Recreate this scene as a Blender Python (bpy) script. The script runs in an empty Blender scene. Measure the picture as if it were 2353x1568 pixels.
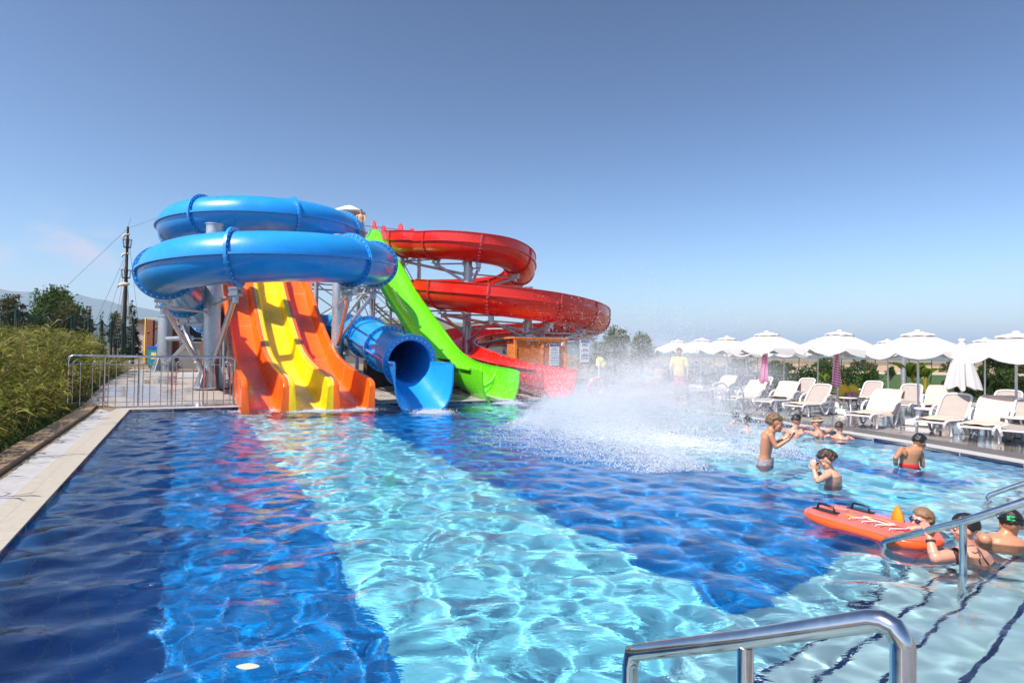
import bpy, bmesh, math, random
import numpy as np
from mathutils import Vector, Matrix, noise
R = math.radians
rnd = random.Random(7)
rng = np.random.default_rng(11)
scene = bpy.context.scene
COL = scene.collection
# ---------------------------------------------------------------- camera
FPX, CX, CY, HC = 1380., 1176., 784., 1.5
PITCH = math.atan(28/FPX); ROLL = R(.945)
CM = (Matrix.Rotation(math.pi/2+PITCH, 3, 'X') @ Matrix.Rotation(ROLL, 3, 'Z'))
CAMP = Vector((0, 0, HC))
cd = bpy.data.cameras.new('camera'); cam = bpy.data.objects.new('camera', cd); COL.objects.link(cam)
cd.sensor_width = 36; cd.lens = 36*FPX/2352; cd.clip_start = .05; cd.clip_end = 30000
cam.matrix_world = Matrix.Translation(CAMP) @ CM.to_4x4()
scene.camera = cam
# ---------------------------------------------------------------- light
SUN_EL = R(53); tr = Vector((.74, .67, 0)).normalized()      # the way the light travels over the ground
to_sun = Vector((-tr.x*math.cos(SUN_EL), -tr.y*math.cos(SUN_EL), math.sin(SUN_EL)))
sl = bpy.data.lights.new('sun', 'SUN'); sl.energy = 4.4; sl.angle = R(.5); sl.color = (1, .955, .88)
sun = bpy.data.objects.new('sun', sl); COL.objects.link(sun)
sun.rotation_euler = (-to_sun).to_track_quat('-Z', 'Y').to_euler()
sl.cycles.is_caustics_light = True
W = bpy.data.worlds.new('World'); scene.world = W; W.use_nodes = True
wn = W.node_tree; wn.nodes.clear()
def N(t, ty, **k):
    n = t.nodes.new(ty)
    for a, b in k.items():
        if a.startswith('i_'): n.inputs[int(a[2:]) if a[2:].isdigit() else a[2:].replace('_', ' ')].default_value = b
        else: setattr(n, a, b)
    return n
def L(t, a, b): t.links.new(a, b)
sky = N(wn, 'ShaderNodeTexSky', sky_type='NISHITA', sun_disc=False, sun_elevation=SUN_EL, sun_rotation=math.atan2(to_sun.x, to_sun.y),
        altitude=0, air_density=1.0, dust_density=.9, ozone_density=1.5)
tc = N(wn, 'ShaderNodeTexCoord'); sep = N(wn, 'ShaderNodeSeparateXYZ'); L(wn, tc.outputs['Generated'], sep.inputs[0])
mp = N(wn, 'ShaderNodeMapping'); mp.inputs['Scale'].default_value = (1, 1, 2.6); L(wn, tc.outputs['Generated'], mp.inputs[0])
cn = N(wn, 'ShaderNodeTexNoise', i_Scale=7.5, i_Detail=8., i_Roughness=.58); L(wn, mp.outputs[0], cn.inputs['Vector'])
cr = N(wn, 'ShaderNodeMapRange', i_1=.50, i_2=.66); L(wn, cn.outputs['Fac'], cr.inputs[0])
zb = N(wn, 'ShaderNodeMapRange', i_1=.20, i_2=.13); L(wn, sep.outputs['Z'], zb.inputs[0])
xb = N(wn, 'ShaderNodeMapRange', i_1=-.30, i_2=-.55, i_3=.05); L(wn, sep.outputs['X'], xb.inputs[0])
m1 = N(wn, 'ShaderNodeMath', operation='MULTIPLY'); L(wn, cr.outputs[0], m1.inputs[0]); L(wn, zb.outputs[0], m1.inputs[1])
m2 = N(wn, 'ShaderNodeMath', operation='MULTIPLY'); L(wn, m1.outputs[0], m2.inputs[0]); L(wn, xb.outputs[0], m2.inputs[1])
m3 = N(wn, 'ShaderNodeMath', operation='MULTIPLY', i_1=.8); L(wn, m2.outputs[0], m3.inputs[0])
mx = N(wn, 'ShaderNodeMix', data_type='RGBA'); L(wn, m3.outputs[0], mx.inputs['Factor']); L(wn, sky.outputs[0], mx.inputs['A'])
mx.inputs['B'].default_value = (5.0, 4.6, 5.0, 1)
sp3 = N(wn, 'ShaderNodeSeparateColor'); ga = N(wn, 'ShaderNodeCombineColor'); L(wn, mx.outputs['Result'], sp3.inputs[0])
for ch, (pw, ml) in enumerate(((2.7, .60), (2.0, 1.6), (1.95, 1.77))):
    pn = N(wn, 'ShaderNodeMath', operation='POWER', i_1=pw); L(wn, sp3.outputs[ch], pn.inputs[0]); qn = N(wn, 'ShaderNodeMath', operation='MULTIPLY', i_1=ml); L(wn, pn.outputs[0], qn.inputs[0]); L(wn, qn.outputs[0], ga.inputs[ch])
hs = N(wn, 'ShaderNodeHueSaturation', i_Saturation=.84, i_Value=.21); L(wn, ga.outputs[0], hs.inputs['Color'])
bg = N(wn, 'ShaderNodeBackground'); L(wn, hs.outputs[0], bg.inputs['Color']); bg.inputs['Strength'].default_value = .056
wo = N(wn, 'ShaderNodeOutputWorld'); L(wn, bg.outputs[0], wo.inputs[0])
scene.view_settings.view_transform = 'Standard'; scene.view_settings.look = 'None'
scene.view_settings.exposure = .72; scene.view_settings.gamma = 1
cy = scene.cycles
cy.max_bounces = 10; cy.transparent_max_bounces = 24; cy.transmission_bounces = 8; cy.glossy_bounces = 4; cy.diffuse_bounces = 3
cy.caustics_refractive = True; cy.caustics_reflective = False; cy.sample_clamp_indirect = 16.0; cy.blur_glossy = .5
cy.volume_bounces = 1
try: cy.use_denoising = True; cy.denoiser = 'OPENIMAGEDENOISE'
except Exception: pass
# ---------------------------------------------------------------- geometry helpers
def ray(px, py): return CM @ Vector(((px-CX)/FPX, -(py-CY)/FPX, -1))
def at(px, py, z=0.):
    d = ray(px, py); return CAMP + d*((z-HC)/d.z)
def atY(px, py, Y):
    d = ray(px, py); return CAMP + d*(Y/d.y)
U = Vector((.8773, .4799, 0)); V = Vector((-.4799, .8773, 0)); UP = Vector((0, 0, 1))

def tag(o, label=None, cat=None, group=None, kind=None):
    if label: o['label'] = label
    if cat: o['category'] = cat
    if group: o['group'] = group
    if kind: o['kind'] = kind
    return o
def empty(name, loc, label, cat, group=None, rz=0.):
    o = bpy.data.objects.new(name, None); COL.objects.link(o); o.location = loc; o.rotation_euler = (0, 0, rz)
    o.empty_display_size = .2
    return tag(o, label, cat, group)
class MB:
    """collects shapes, in world or local coordinates, into one mesh"""
    def __init__(s): s.v = []; s.f = []; s.m = []; s.sm = []
    def add(s, vs, fs, mi=0, smooth=False):
        b = len(s.v); s.v.extend([tuple(p) for p in vs])
        for f in fs: s.f.append([i+b for i in f]); s.m.append(mi); s.sm.append(smooth)
    def box(s, c, h, rot=None, mi=0, taper=1.):
        vs = [Vector((x*h[0]*(taper if z > 0 else 1), y*h[1]*(taper if z > 0 else 1), z*h[2])) for z in (-1, 1) for y in (-1, 1) for x in (-1, 1)]
        if rot is not None: vs = [rot @ p for p in vs]
        vs = [p+Vector(c) for p in vs]
        s.add(vs, [(0, 2, 3, 1), (4, 5, 7, 6), (0, 1, 5, 4), (2, 6, 7, 3), (0, 4, 6, 2), (1, 3, 7, 5)], mi)
    def tube(s, pts, r, n=8, mi=0, cap=True, closed=False):
        pts = [Vector(p) for p in pts]; k = len(pts)
        rs = r if isinstance(r, (list, tuple)) else [r]*k
        T0 = (pts[1]-pts[0]).normalized()
        a = Vector((0, 0, 1)) if abs(T0.z) < .9 else Vector((1, 0, 0))
        nx = T0.cross(a).normalized(); vs = []; T = T0
        for i in range(k):
            if closed: t = (pts[(i+1) % k]-pts[i-1])
            else: t = pts[min(i+1, k-1)]-pts[max(i-1, 0)]
            t = t.normalized() if t.length > 1e-9 else T
            nx = (nx - t*nx.dot(t)); nx = nx.normalized() if nx.length > 1e-6 else t.orthogonal().normalized()
            ny = t.cross(nx); T = t
            for j in range(n):
                q = 2*math.pi*j/n; vs.append(pts[i]+(nx*math.cos(q)+ny*math.sin(q))*rs[i])
        fs = []
        for i in range(k if closed else k-1):
            i2 = (i+1) % k
            for j in range(n): fs.append((i*n+j, i*n+(j+1) % n, i2*n+(j+1) % n, i2*n+j))
        s.add(vs, fs, mi, True)
        if cap and not closed:
            s.add(vs[:n], [tuple(range(n))[::-1]], mi); s.add(vs[-n:], [tuple(range(n))], mi)
    def ell(s, c, r, rot=None, n=10, m=7, mi=0):
        vs = []; c = Vector(c)
        if not hasattr(r, '__len__'): r = (r, r, r)
        for i in range(m+1):
            t = math.pi*i/m
            for j in range(n):
                q = 2*math.pi*j/n; p = Vector((r[0]*math.sin(t)*math.cos(q), r[1]*math.sin(t)*math.sin(q), r[2]*math.cos(t)))
                if rot is not None: p = rot @ p
                vs.append(p+c)
        s.add(vs, [(i*n+j, (i+1)*n+j, (i+1)*n+(j+1) % n, i*n+(j+1) % n) for i in range(m) for j in range(n)], mi, True)
    def loft(s, rings, closed=True, cap=True, mi=0, smooth=True):
        n = len(rings[0]); vs = [p for r in rings for p in r]; fs = []
        for i in range(len(rings)-1):
            for j in range(n if closed else n-1):
                fs.append((i*n+j, i*n+(j+1) % n, (i+1)*n+(j+1) % n, (i+1)*n+j))
        s.add(vs, fs, mi, smooth)
        if cap and closed:
            s.add(rings[0], [tuple(range(n))[::-1]], mi); s.add(rings[-1], [tuple(range(n))], mi)
    def lathe(s, prof, c, n=16, mi=0, rot=None):
        rings = []
        for r, z in prof:
            ring = [Vector((r*math.cos(2*math.pi*j/n), r*math.sin(2*math.pi*j/n), z)) for j in range(n)]
            if rot is not None: ring = [rot @ p for p in ring]
            rings.append([p+Vector(c) for p in ring])
        s.loft(rings, mi=mi)
    def build(s, name, mat, parent=None, local=False, sharp=None):
        me = bpy.data.meshes.new(name); me.from_pydata(s.v, [], s.f)
        for m_ in (mat if isinstance(mat, (list, tuple)) else [mat]): me.materials.append(m_)
        me.polygons.foreach_set('material_index', s.m); me.polygons.foreach_set('use_smooth', s.sm)
        bm = bmesh.new(); bm.from_mesh(me)
        if sharp: bmesh.ops.remove_doubles(bm, verts=bm.verts, dist=1e-5)
        bmesh.ops.recalc_face_normals(bm, faces=bm.faces); bm.to_mesh(me); bm.free()
        if sharp: me.set_sharp_from_angle(angle=R(sharp))
        o = bpy.data.objects.new(name, me); COL.objects.link(o)
        if parent is not None:
            o.parent = parent
            if not local: o.matrix_parent_inverse = pinv(parent)
        return o
def pinv(p):
    m = Matrix.Translation(p.location) @ p.rotation_euler.to_matrix().to_4x4()
    if p.parent is not None: m = pinv(p.parent).inverted() @ m if False else m
    return m.inverted()
def sub(b, name, mat, parent_part, sharp=None):
    """a sub-part: world-space mesh under a part whose own mesh is in world space too"""
    o = b.build(name, mat, None, sharp=sharp); o.parent = parent_part
    return o
def rawmesh(name, verts, faces_flat, nper, mat, smooth=False, parent=None):
    me = bpy.data.meshes.new(name); nv = len(verts); nf = len(faces_flat)//nper
    me.vertices.add(nv); me.vertices.foreach_set('co', np.asarray(verts, dtype=np.float32).ravel())
    me.loops.add(nf*nper); me.loops.foreach_set('vertex_index', np.asarray(faces_flat, dtype=np.int32).ravel())
    me.polygons.add(nf); me.polygons.foreach_set('loop_start', np.arange(0, nf*nper, nper, dtype=np.int32))
    try: me.polygons.foreach_set('loop_total', np.full(nf, nper, dtype=np.int32))
    except Exception: pass
    if smooth: me.polygons.foreach_set('use_smooth', np.ones(nf, dtype=bool))
    me.update(calc_edges=True); me.materials.append(mat)
    o = bpy.data.objects.new(name, me); COL.objects.link(o)
    if parent is not None: o.parent = parent
    return o
def copy_tree(o, parent=None):
    c = o.copy(); COL.objects.link(c); c.parent = parent
    for ch in list(o.children): copy_tree(ch, c)
    return c
def catmull(P, per=8):
    P = [Vector(p) for p in P]; Q = [P[0]*2-P[1]]+P+[P[-1]*2-P[-2]]; out = []
    for i in range(1, len(Q)-2):
        for k in range(per):
            t = k/per; a, b, c, d = Q[i-1:i+3]
            out.append(.5*((2*b)+(c-a)*t+(2*a-5*b+4*c-d)*t*t+(3*b-a-3*c+d)*t**3))
    out.append(P[-1]); return out
def frames(path):
    fr = []
    for i in range(len(path)):
        t = (path[min(i+1, len(path)-1)]-path[max(i-1, 0)]).normalized()
        s_ = t.cross(UP).normalized(); fr.append((path[i], t, s_, s_.cross(t)))
    return fr
def sweep(b, fr, prof, closed=True, cap=True, mi=0, smooth=True):
    b.loft([[p+s_*a+n_*c for a, c in (prof(i) if callable(prof) else prof)] for i, (p, t, s_, n_) in enumerate(fr)], closed, cap, mi, smooth)
# ---------------------------------------------------------------- materials
MATS = {}
def mat(name, col, rough=.5, metal=0., spec=.5, bump=0., bscale=40., var=.0, vscale=3., coat=0., trans=0., ior=1.45, emis=0., stretch=None, sss=0., var2=None):
    if name in MATS: return MATS[name]
    m = bpy.data.materials.new(name); m.use_nodes = True; t = m.node_tree; p = t.nodes['Principled BSDF']
    p.inputs['Base Color'].default_value = (*col, 1); p.inputs['Roughness'].default_value = rough; p.inputs['Metallic'].default_value = metal
    p.inputs['Specular IOR Level'].default_value = spec; p.inputs['Coat Weight'].default_value = coat; p.inputs['Coat Roughness'].default_value = .12
    p.inputs['Transmission Weight'].default_value = trans; p.inputs['IOR'].default_value = ior
    if emis: p.inputs['Emission Color'].default_value = (*col, 1); p.inputs['Emission Strength'].default_value = emis
    if sss: p.inputs['Subsurface Weight'].default_value = sss; p.inputs['Subsurface Radius'].default_value = (.02, .008, .005)
    co = N(t, 'ShaderNodeTexCoord'); src = co.outputs['Object']
    if stretch:
        mpn = N(t, 'ShaderNodeMapping'); mpn.inputs['Scale'].default_value = stretch; L(t, src, mpn.inputs[0]); src = mpn.outputs[0]
    if var:
        n = N(t, 'ShaderNodeTexNoise', i_Scale=vscale, i_Detail=6., i_Roughness=.6); L(t, src, n.inputs['Vector'])
        r = N(t, 'ShaderNodeMapRange', i_1=.3, i_2=.7); L(t, n.outputs['Fac'], r.inputs[0])
        x = N(t, 'ShaderNodeMix', data_type='RGBA'); L(t, r.outputs[0], x.inputs['Factor'])
        c2 = var2 or tuple(min(1, c*(1+var)) for c in col); c1 = tuple(c*(1-var) for c in col) if not var2 else col
        x.inputs['A'].default_value = (*c1, 1); x.inputs['B'].default_value = (*c2, 1); L(t, x.outputs['Result'], p.inputs['Base Color'])
        rr = N(t, 'ShaderNodeMapRange', i_1=.3, i_2=.7, i_3=max(0, rough-.08), i_4=min(1, rough+.1)); L(t, n.outputs['Fac'], rr.inputs[0]); L(t, rr.outputs[0], p.inputs['Roughness'])
    if bump:
        n = N(t, 'ShaderNodeTexNoise', i_Scale=bscale, i_Detail=4.); L(t, src, n.inputs['Vector'])
        bp = N(t, 'ShaderNodeBump', i_Strength=bump, i_Distance=.02); L(t, n.outputs['Fac'], bp.inputs['Height']); L(t, bp.outputs[0], p.inputs['Normal'])
    MATS[name] = m; return m
steel = mat('steel', (.62, .62, .61), .16, 1., bump=.05, bscale=6, var=.12, vscale=9)
galv = mat('galvanised', (.50, .52, .54), .42, .75, var=.18, vscale=14, bump=.04)
white = mat('white_plastic', (.66, .66, .66), .32, coat=.2, var=.03, vscale=6)
# ---------------------------------------------------------------- the pool
WZ = -.06                     # water level; the deck is z = 0
E1 = Vector((.766, .643, 0)); NV = Vector((-.643, .766, 0))      # along and across the entry steps
POOL = [Vector(p) for p in [(-9.22, 14.57, 0), (2.87, 21.18, 0), (3.88, 20.02, 0), (5.77, 15.54, 0), (6.81, 12.33, 0), (7.23, 10.99, 0), (7.65, 8.97, 0), (7.75, 7.03, 0)]]
POOL.append(Vector((-1.09, -.4, 0)))
FLOORZ = -2.3
def fz(x, y): return -1.38+.03*((x*U.x+y*U.y)+1.1-2)
def offs(poly, d):
    n = len(poly); out = []
    for i in range(n):
        a, b, c = poly[i-1], poly[i], poly[(i+1) % n]
        t1 = (b-a).normalized(); t2 = (c-b).normalized(); n1 = Vector((-t1.y, t1.x, 0)); n2 = Vector((-t2.y, t2.x, 0))
        m = (n1+n2).normalized(); out.append(b+m*(d/max(.4, m.dot(n1))))
    return out
def is_in(x, y, poly):
    x = np.asarray(x); y = np.asarray(y); c = np.zeros(x.shape, bool); n = len(poly)
    for i in range(n):
        a, b = poly[i], poly[(i+1) % n]
        c ^= ((a.y > y) != (b.y > y)) & (x < (b.x-a.x)*(y-a.y)/((b.y-a.y) or 1e-9)+a.x)
    return c
def tile_mat(name, build):
    m = bpy.data.materials.new(name); m.use_nodes = True; t = m.node_tree; p = t.nodes['Principled BSDF']; build(t, p); return m
def mth(t, op, a, b=None, c=None):
    n = N(t, 'ShaderNodeMath', operation=op)
    for i, q in enumerate((a, b, c)):
        if q is None: continue
        if isinstance(q, (int, float)): n.inputs[i].default_value = q
        else: L(t, q, n.inputs[i])
    return n.outputs[0]
def mixc(t, f, a, b):
    n = N(t, 'ShaderNodeMix', data_type='RGBA')
    for q, k in ((f, 'Factor'), (a, 'A'), (b, 'B')):
        if isinstance(q, (int, float)): n.inputs[k].default_value = q
        elif isinstance(q, tuple): n.inputs[k].default_value = (*q, 1)
        else: L(t, q, n.inputs[k])
    return n.outputs['Result']
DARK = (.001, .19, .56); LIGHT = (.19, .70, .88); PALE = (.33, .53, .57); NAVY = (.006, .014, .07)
def uv_nodes(t):
    g = N(t, 'ShaderNodeNewGeometry'); d1 = N(t, 'ShaderNodeVectorMath', operation='DOT_PRODUCT'); d2 = N(t, 'ShaderNodeVectorMath', operation='DOT_PRODUCT')
    L(t, g.outputs['Position'], d1.inputs[0]); L(t, g.outputs['Position'], d2.inputs[0])
    d1.inputs[1].default_value = U; d2.inputs[1].default_value = V
    return d1.outputs['Value'], d2.outputs['Value'], g
U0 = POOL[0].dot(U); V0 = POOL[0].dot(V)
def grout(t, a, b, s, w=.08):
    fa = mth(t, 'FRACT', mth(t, 'MULTIPLY', a, 1/s)); fb = mth(t, 'FRACT', mth(t, 'MULTIPLY', b, 1/s))
    return mth(t, 'MAXIMUM', mth(t, 'LESS_THAN', fa, w), mth(t, 'LESS_THAN', fb, w))
def floor_nodes(t, p):
    u, v, g = uv_nodes(t); u = mth(t, 'SUBTRACT', u, U0); v = mth(t, 'SUBTRACT', v, V0)
    dn = N(t, 'ShaderNodeVectorMath', operation='DOT_PRODUCT'); L(t, g.outputs['Position'], dn.inputs[0]); dn.inputs[1].default_value = NV
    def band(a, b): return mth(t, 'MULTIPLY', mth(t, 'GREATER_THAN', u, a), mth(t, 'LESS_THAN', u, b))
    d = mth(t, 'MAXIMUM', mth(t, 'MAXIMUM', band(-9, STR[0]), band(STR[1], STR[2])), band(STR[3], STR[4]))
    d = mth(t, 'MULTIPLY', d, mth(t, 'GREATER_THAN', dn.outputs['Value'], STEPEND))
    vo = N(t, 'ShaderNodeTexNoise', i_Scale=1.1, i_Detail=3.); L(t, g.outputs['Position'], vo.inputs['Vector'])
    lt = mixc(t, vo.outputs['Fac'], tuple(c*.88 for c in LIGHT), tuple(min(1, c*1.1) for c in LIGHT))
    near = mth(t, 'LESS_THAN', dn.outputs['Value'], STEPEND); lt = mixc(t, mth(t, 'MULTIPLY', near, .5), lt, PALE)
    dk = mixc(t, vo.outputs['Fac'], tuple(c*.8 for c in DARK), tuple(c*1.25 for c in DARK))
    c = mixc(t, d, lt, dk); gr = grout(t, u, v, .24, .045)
    c = mixc(t, mth(t, 'MULTIPLY', gr, .42), c, (.30, .50, .60)); L(t, c, p.inputs['Base Color']); p.inputs['Roughness'].default_value = .5
    p.inputs['Specular IOR Level'].default_value = .1
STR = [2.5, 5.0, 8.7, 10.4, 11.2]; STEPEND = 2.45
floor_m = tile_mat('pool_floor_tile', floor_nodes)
def step_nodes(t, p):
    u, v, g = uv_nodes(t); vo = N(t, 'ShaderNodeTexNoise', i_Scale=2.5); L(t, g.outputs['Position'], vo.inputs['Vector'])
    c = mixc(t, vo.outputs['Fac'], tuple(q*.85 for q in PALE), tuple(min(1, q*1.12) for q in PALE)); L(t, c, p.inputs['Base Color']); p.inputs['Roughness'].default_value = .5
step_m = tile_mat('pool_step_tile', step_nodes)
navy_m = mat('navy_tile', NAVY, .25)
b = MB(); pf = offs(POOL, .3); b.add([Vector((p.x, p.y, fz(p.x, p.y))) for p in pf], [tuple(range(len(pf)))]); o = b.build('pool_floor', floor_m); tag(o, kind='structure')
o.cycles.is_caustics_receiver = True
# walls: pale blue tiles with a navy band at the water line
wall_m = mat('pool_wall_tile', (.10, .36, .62), .4, var=.1)
b = MB(); n_ = len(POOL)
for i in range(n_):
    p, q = POOL[i], POOL[(i+1) % n_]
    b.add([(p.x, p.y, FLOORZ), (q.x, q.y, FLOORZ), (q.x, q.y, -.16), (p.x, p.y, -.16)], [(0, 1, 2, 3)], 0)
    k = max(1, round((q-p).length/.9)); nn = Vector((-(q-p).y, (q-p).x, 0)).normalized()
    for j in range(k):
        a = p.lerp(q, (j+.01)/k); c = p.lerp(q, (j+.99)/k)
        b.add([(a.x, a.y, -.16), (c.x, c.y, -.16), (c.x, c.y, -.012), (a.x, a.y, -.012)], [(0, 1, 2, 3)], 1)
        a = p.lerp(q, (j-.01)/k if j else 0); c = p.lerp(q, (j+.01)/k)
        b.add([(a.x, a.y, -.16), (c.x, c.y, -.16), (c.x, c.y, -.012), (a.x, a.y, -.012)], [(0, 1, 2, 3)], 2)
    c = p.lerp(q, .99+.01*(k-1)/k)
o = b.build('pool_wall', [wall_m, navy_m, mat('grout', (.6, .6, .58), .7)]); tag(o, kind='structure'); o.cycles.is_caustics_receiver = True
# entry steps
b = MB(); NS = [(.30, .90, -.26), (.90, 1.22, -.46), (1.22, 1.52, -.66), (1.52, 1.84, -.86)]
mid = E1*6.2
for a, c, z in NS:
    m_ = mid+NV*((a+c)/2); rot = Matrix((E1, NV, UP)).transposed()
    b.box((m_.x, m_.y, (FLOORZ+z)/2), (6.9, (c-a)/2-.0005, (z-FLOORZ)/2), rot, 0)
    e = mid+NV*(c-.028); b.box((e.x, e.y, z-.027), (6.9, .015, .03), rot, 1)
o = b.build('pool_steps', [step_m, navy_m]); tag(o, kind='structure'); o.cycles.is_caustics_receiver = True
# water surface: real waves
def wave_h(x, y):
    h = np.zeros_like(x); r = np.random.default_rng(5)
    for k in range(74):
        lam = .17*(1.0/.17)**r.random(); th = r.normal(-1.1, .95); ph = r.random()*6.28; kk = 2*np.pi/lam
        xx = x*math.cos(th)+y*math.sin(th); yy = -x*math.sin(th)+y*math.cos(th)
        wob = .35*lam*np.sin(yy*kk*.21+ph*3)+.2*lam*np.sin(yy*kk*.47+ph*7)
        h += WAVE*lam**1.45*.0034*np.sin((xx+wob)*kk+ph)
    # rings spreading from the splash and the slide ends
    for cx_, cy_, A, lam, dec in ((2.6, 11.8, .009, .62, 2.6), (.2, 18.5, .008, .5, 2.5), (-2.4, 16.6, .008, .5, 2.2), (-5, 14.6, .006, .4, 2.)):
        d = np.hypot(x-cx_, y-cy_); h += A*np.sin(d*2*np.pi/lam+.8*np.sin(np.arctan2(y-cy_, x-cx_)*5))*np.exp(-d/dec)
    return h
WAVE = .86
G = .026; us = np.arange(-.05, 14.9, G)+U0; vs_ = np.arange(-17.2, .05, G)+V0
uu, vv = np.meshgrid(us, vs_); X = uu*U.x+vv*V.x; Y = uu*U.y+vv*V.y
Z = wave_h(X, Y)+WZ; nu, nv = len(us), len(vs_)
idx = np.arange(nu*nv).reshape(nv, nu)
cx_ = (X[:-1, :-1]+X[1:, 1:])/2; cy_ = (Y[:-1, :-1]+Y[1:, 1:])/2
ins = is_in(cx_, cy_, offs(POOL, .02) if False else [p for p in POOL])
q = np.stack([idx[:-1, :-1], idx[:-1, 1:], idx[1:, 1:], idx[1:, :-1]], -1)[ins]
used = np.unique(q); remap = np.full(nu*nv, -1); remap[used] = np.arange(len(used))
vv_ = np.stack([X.ravel()[used], Y.ravel()[used], Z.ravel()[used]], -1)
water_m = bpy.data.materials.new('water'); water_m.use_nodes = True; t = water_m.node_tree; t.nodes.clear()
g_ = N(t, 'ShaderNodeNewGeometry'); mw_ = N(t, 'ShaderNodeMapping'); mw_.inputs['Rotation'].default_value = (0, 0, -.5); mw_.inputs['Scale'].default_value = (1, 2.1, 1); L(t, g_.outputs['Position'], mw_.inputs[0])
nw_ = N(t, 'ShaderNodeTexNoise', i_Scale=8.5, i_Detail=3., i_Roughness=.55, i_Distortion=.6); L(t, mw_.outputs[0], nw_.inputs['Vector']); bw_ = N(t, 'ShaderNodeBump', i_Strength=.28, i_Distance=.010); L(t, nw_.outputs['Fac'], bw_.inputs['Height'])
gl = N(t, 'ShaderNodeBsdfGlass', i_Roughness=0., i_IOR=1.33); gl.inputs['Color'].default_value = (1, 1, 1, 1)
L(t, bw_.outputs[0], gl.inputs['Normal'])
oo = N(t, 'ShaderNodeOutputMaterial'); L(t, gl.outputs[0], oo.inputs[0])
water = rawmesh('water', vv_, remap[q].ravel(), 4, water_m, True); tag(water, kind='structure')
water.cycles.is_caustics_caster = True
# ---------------------------------------------------------------- ground heights
def gz(x, y):
    u = (x-POOL[0].x)*U.x+(y-POOL[0].y)*U.y; v = (x-POOL[0].x)*V.x+(y-POOL[0].y)*V.y
    h = .085*min(max(v-.35, 0), 4)+.013*min(max(v-4.35, 0), 12)
    return h*min(1, max(0, (13.5-u)/4))*min(1, max(0, (u+26)/10))
def gp(px, py, dz=0.):
    """the point of the ground seen at a pixel"""
    z = 0.
    for _ in range(12):
        p = at(px, py, z+dz); z = gz(p.x, p.y)
    return Vector((p.x, p.y, z))
# ---------------------------------------------------------------- water slides
def fibre(name, col, dirty=.05):
    m = mat(name, col, .30, coat=.35, var=dirty, vscale=1.7, bump=.035, bscale=9)
    t = m.node_tree; p = t.nodes['Principled BSDF']; src = p.inputs['Base Color'].links[0].from_socket
    co = N(t, 'ShaderNodeTexCoord'); mpn = N(t, 'ShaderNodeMapping'); mpn.inputs['Scale'].default_value = (3, 3, .5); L(t, co.outputs['Object'], mpn.inputs[0])
    n = N(t, 'ShaderNodeTexNoise', i_Scale=2.2, i_Detail=9., i_Roughness=.7); L(t, mpn.outputs[0], n.inputs['Vector'])
    r = N(t, 'ShaderNodeMapRange', i_1=.60, i_2=.82, i_3=0., i_4=.13); L(t, n.outputs['Fac'], r.inputs[0])
    c = mixc(t, r.outputs[0], src, (.62, .66, .68)); L(t, c, p.inputs['Base Color'])
    return m
BLUE = fibre('blue_fibreglass', (.014, .28, .69)); RED = fibre('red_fibreglass', (.64, .016, .006))
ORANGE = fibre('orange_fibreglass', (.90, .13, .002)); YELLOW = fibre('yellow_fibreglass', (.88, .60, .0)); GREEN = fibre('green_fibreglass', (.13, .66, .006))
seam_y = mat('seam_sealant', (.75, .70, .55), .5)
def outline(r, wl, wr, th=.035, n=2., k=14, flare=0.):
    """closed outline of a channel: left wall, bowl, right wall, then back along the outside. (right, up) with the rim at 0"""
    inn = [(-r-flare*wl, wl)] if wl else []
    for i in range(k+1):
        a = math.pi+math.pi*i/k; c, s = math.cos(a), math.sin(a)
        inn.append((r*math.copysign(abs(c)**(2/n), c), r*math.copysign(abs(s)**(2/n), s)))
    if wr: inn.append((r+flare*wr, wr))
    out = []
    m = len(inn)
    for i, (x, y) in enumerate(inn):
        a = inn[max(0, i-1)]; c = inn[min(m-1, i+1)]; dx, dy = c[0]-a[0], c[1]-a[1]; l = math.hypot(dx, dy) or 1
        out.append((x+dy/l*th, y-dx/l*th))
    return inn+out[::-1]
def half_flange(b, f, r, wl, wr, h=.09, t=.05, n=2.):
    p, T, S, B = f; i0 = outline(r+.03, wl, wr, .0, n); m = len(i0)//2
    o0 = outline(r+.03, wl, wr, h, n)
    inn = i0[:m]; out = o0[m:][::-1]; rings = []
    for (a, c), (d, e) in zip(inn, out):
        rings.append([p+S*a+B*c-T*t/2, p+S*d+B*e-T*t/2, p+S*d+B*e+T*t/2, p+S*a+B*c+T*t/2])
    b.loft(rings)
def bolts(b, f, pts, T_off, size=.017, mi=1):
    p, T, S, B = f
    rot = Matrix((S, B, T)).transposed()
    for a, c in pts: b.box(p+S*a+B*c+T*T_off, (size, size, .016), rot, mi)
bolt_m = mat('zinc_bolt', (.62, .64, .66), .35, .8)
def cum(path):
    d = [0.]
    for a, c in zip(path, path[1:]): d.append(d[-1]+(c-a).length)
    return d
def nearest(path, q): return min(range(len(path)), key=lambda i: (path[i]-Vector(q)).length)

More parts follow.
